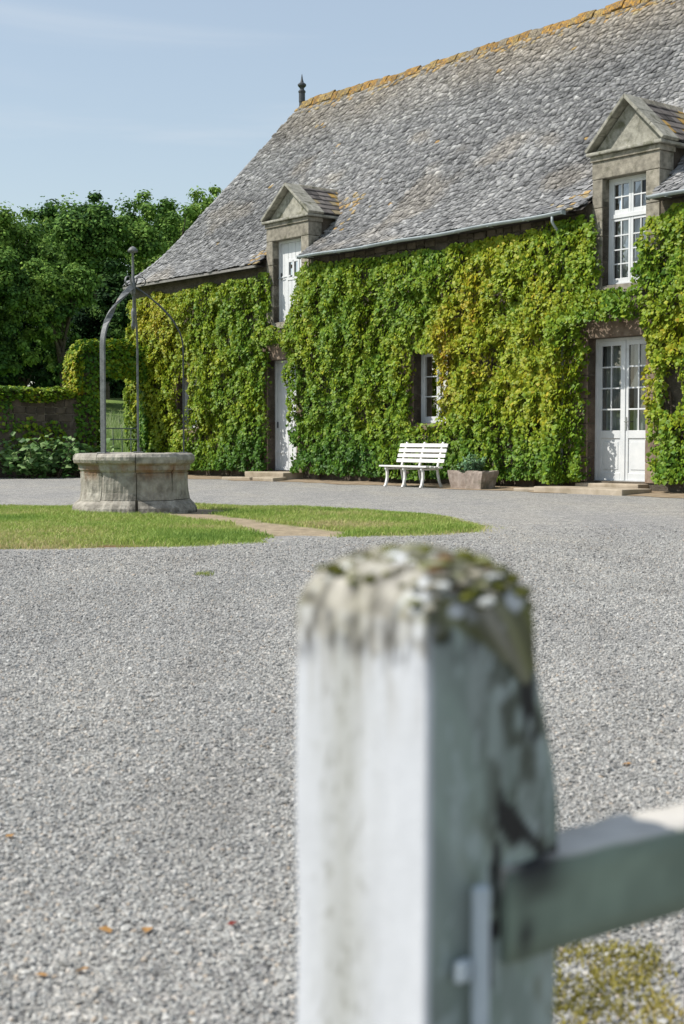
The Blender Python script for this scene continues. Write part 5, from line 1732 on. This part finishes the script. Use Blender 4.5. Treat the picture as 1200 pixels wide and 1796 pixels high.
def cap_growth():
    rg = np.random.default_rng(9)
    bm = bmesh.new(); bmesh.ops.create_icosphere(bm, subdivisions=2, radius=1.0)
    bv = np.array([v.co[:] for v in bm.verts]); bf = np.array([[v.index for v in f.verts] for f in bm.faces]); bm.free()
    V, F, C = [], [], []
    for i in range(520):
        u, v = rg.uniform(0.003, A1 - 0.003), rg.uniform(0.003, A2 * 0.79)
        dv = (v - 0.47 * A2) / ((0.33 if v > 0.47 * A2 else 0.47) * A2)
        rho = min(0.995, max(abs(u - A1 / 2) / (A1 / 2), abs(dv)))
        q_ = math.acos(1 - (1 - rho) ** (1 / 1.45)) * 2 / math.pi
        z = 0.772 + 0.058 * math.sin(q_ * math.pi / 2) - 0.0005
        if rg.random() > 0.22 + 0.9 * v / A2: continue
        r = rg.uniform(0.002, 0.0075)
        px = ARR[0] + UL[0] * u + UR[0] * v - FO.x; py = ARR[1] + UL[1] * u + UR[1] * v - FO.y
        n = fbm(bv[:, 0] * 1.7 + i * 3.3, bv[:, 1] * 1.7, bv[:, 2] * 1.7, seed=6)
        q = bv * (0.6 + 0.8 * n[:, None]) * np.array([r, r, r * rg.uniform(0.25, 0.5)])
        F.append(bf + len(V) * len(bv)); V.append(q + np.array([px, py, z]))
        k = rg.random() + 0.55 * (v / A2 - 0.5)
        if k > 0.42:
            c = np.array([0.105, 0.11, 0.025]) * rg.uniform(0.65, 1.6)
        elif k > 0.20:
            c = np.array([0.17, 0.175, 0.09]) * rg.uniform(0.6, 1.4)
        else:
            c = np.array([0.27, 0.255, 0.20]) * rg.uniform(0.65, 1.3)
        if rg.random() < 0.07: c = np.array([0.60, 0.61, 0.58])
        if rg.random() < 0.05: c = np.array([0.16, 0.085, 0.045])
        C.append(np.tile(c, (len(bv), 1)) * (0.75 + 0.5 * n[:, None]))
    return raw_mesh('moss_and_lichen', np.concatenate(V), np.concatenate(F), moss_mat, np.concatenate(C), smooth=True)
moss_mat = attr_mat('cap_moss', 0.95, 0.05, 0, 240, 0.8, 0.003, grain=0.5)
tag(link(bpy.data.objects.new('moss_and_lichen', cap_growth()), fence), kind='stuff')

def rail_mesh():
    # along UR from inside the post's lap (v = 0.058) to the next post; face just proud of the shaded face
    nl, prof = 90, []
    z0, z1 = 0.577, 0.630
    th = 0.045
    z1 = z1 + 0.006
    sec = [(0.0, z0), (0.0, z0 + 0.015), (0.0, z0 + 0.03), (0.0, z0 + 0.042), (0.0, z1 - 0.003), (0.003, z1), (0.016, z1 + 0.001), (0.030, z1), (th, z1), (th, z0)]
    n = len(sec)
    V, C = [], []
    L = np.concatenate([np.linspace(0.060, 0.30, 50), np.linspace(0.32, 1.80, 40)])
    for l in L:
        row, colr = [], []
        for q, (dpt, z) in enumerate(sec):
            n2 = float(fbm(np.array([l * 40]), np.array([z * 60]), dpt * 50, seed=17, octv=4)[0])
            zz = z + (n2 - 0.5) * (0.007 if z > 0.612 else 0.002)
            d = dpt - 0.006
            px = ARR[0] + UR[0] * l + UL[0] * d; py = ARR[1] + UR[1] * l + UL[1] * d
            row.append((px - FO.x, py - FO.y, zz))
            c = np.array([0.17, 0.22, 0.175]) * (0.6 + 0.8 * n2) if q < 5 else np.array([0.60, 0.57, 0.52]) * (0.7 + 0.45 * n2)  # front face darkened green to paint in its shade, top kept pale
            rot = float(sstep(0.50, 0.62, n2)) * (1.0 if 0.605 < z < 0.629 and l < 0.32 else 0.0)
            rot = rot * (z > 0.622) 
            rot = max(rot, float(np.exp(-((l - 0.085) / 0.022) ** 2 - ((z - 0.630) / 0.014) ** 2)) * 1.3)
            rot = max(rot, float(np.exp(-((l - 0.076) / 0.006) ** 2 - ((z - 0.592) / 0.012) ** 2)))
            rot = min(1, rot)
            colr.append(c * (1 - rot) + np.array([0.02, 0.02, 0.02]) * rot)
        V.append(row); C.append(colr)
    V = np.array(V); C = np.array(C)
    idx = np.arange(len(L) * n).reshape(len(L), n)
    Q = np.stack([idx[:-1, :], np.roll(idx[:-1, :], -1, 1), np.roll(idx[1:, :], -1, 1), idx[1:, :]], -1).reshape(-1, 4)
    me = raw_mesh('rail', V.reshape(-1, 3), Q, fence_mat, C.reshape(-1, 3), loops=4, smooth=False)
    bm = bmesh.new(); bm.from_mesh(me)
    bm.verts.ensure_lookup_table()
    bm.faces.new([bm.verts[i] for i in range(n)]); bm.faces.new([bm.verts[(len(L) - 1) * n + i] for i in range(n)])
    bmesh.ops.recalc_face_normals(bm, faces=bm.faces)
    bm.to_mesh(me); bm.free()
    return me
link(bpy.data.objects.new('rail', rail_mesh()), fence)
# painted latch keep on the shaded face
def on_face(v, z, out):
    p = ARR + UR * v - UL * out
    return (p[0] - FO.x, p[1] - FO.y, z)
latch_paint = simple_mat('latch_paint', (0.36, 0.42, 0.46), (0.50, 0.56, 0.60), 0.45, 20, 0.2, 0.002)
def face_box(v0, v1, z0, z1, o0, o1):
    vs = [on_face(v, z, o) for z in (z0, z1) for o in (o0, o1) for v in (v0, v1)]
    return MB().add(vs, [(0, 2, 3, 1), (4, 5, 7, 6), (0, 1, 5, 4), (2, 6, 7, 3), (0, 4, 6, 2), (1, 3, 7, 5)])
lt = face_box(0.030, 0.041, 0.40, 0.632, 0.006, 0.014).build('latch_bar', latch_paint, fence, bevel=0.002, segs=1)
face_box(0.018, 0.030, 0.574, 0.588, 0.004, 0.010).build('latch_arm', latch_paint, fence, bevel=0.002, segs=1)
face_box(0.016, 0.030, 0.45, 0.468, 0.001, 0.012).build('latch_arm', latch_paint, fence, bevel=0.002, segs=1)

# moss among the gravel at the foot of the fence
n = 42000
x = RNG.uniform(0.28, 1.5, n); y = RNG.uniform(1.7, 2.9, n)
ok = fbm(x * 6, y * 6, seed=111, octv=4) + RNG.normal(0, 0.05, n) > 0.65 + 0.10 * sstep(2.0, 2.7, y) - 0.08 * sstep(2.05, 1.85, y)
x, y = x[ok], y[ok]
t = np.clip(fbm(x * 7, y * 7, seed=112) + RNG.normal(0, 0.15, len(x)), 0, 1)
col = palette(t, [(0, (0.16, 0.15, 0.03)), (0.5, (0.32, 0.28, 0.06)), (1, (0.42, 0.32, 0.12))])
tag(link(bpy.data.objects.new('gravel_moss', blades('gravel_moss', x, y, np.zeros(len(x)), RNG.uniform(0.006, 0.014, len(x)), np.full(len(x), 0.0022), col, grass_mat, 0.9))),
    'yellow-green moss growing through gravel below the fence rail', 'moss', kind='stuff')

# a few dead leaves on the gravel
rl = random.Random(8)
LV = [(135, 1725), (62, 1735), (252, 1652), (178, 1652), (405, 1640), (10, 1480), (735, 1170), (1105, 1350)]
for i, (px, py) in enumerate(LV):
    d = CAM_H * F_PX / (py - HORIZON)
    X0 = (px - 600) / F_PX * d
    s = rl.uniform(0.010, 0.016)
    vs = [(-0.6, -1, 0), (0.6, -1, 0), (0.75, 0.2, 0.35), (0, 1.3, 0.15), (-0.75, 0.2, 0.3), (0, 0.1, 0.0)]
    mb = MB().add([(a * s, b2 * s, c * s) for a, b2, c in vs], [(0, 1, 5), (1, 2, 5), (2, 3, 5), (3, 4, 5), (4, 0, 5)])
    o = mb.build('fallen_leaf', dead_leaf)
    o.location = (X0, d, 0.007)
    o.rotation_euler = (rl.uniform(-.2, .2), rl.uniform(-.2, .2), rl.uniform(0, 6.28))
    o.color = (0.45, 0.25, 0.09, 1) if i != 4 else (0.22, 0.04, 0.03, 1)
    tag(o, 'small curled dry leaf lying on the open gravel' if i != 4 else 'small dark red leaf lying on the gravel', 'leaf', 'fallen leaves on the gravel')

# a weed or two in the gravel between the lawn and the fence
for i, (wx, wy) in enumerate(((-0.92, 9.1), (0.62, 7.4))):
    n = 70 - 30 * i
    a = RNG.uniform(0, 6.28, n); r = RNG.random(n) ** 0.7 * 0.07
    col = palette(RNG.random(n), [(0, (0.16, 0.24, 0.05)), (1, (0.40, 0.42, 0.14))])
    o = link(bpy.data.objects.new('grass_tuft', blades('grass_tuft', r * np.cos(a), r * np.sin(a), np.zeros(n), RNG.uniform(0.015, 0.035, n), np.full(n, 0.003), col, grass_mat, 0.8)))
    o.location = (wx, wy, 0.0)
    tag(o, ['small yellow-green weed tuft in the gravel near the lawn edge', 'tiny grass tuft in open gravel behind the fence post'][i], 'weed')
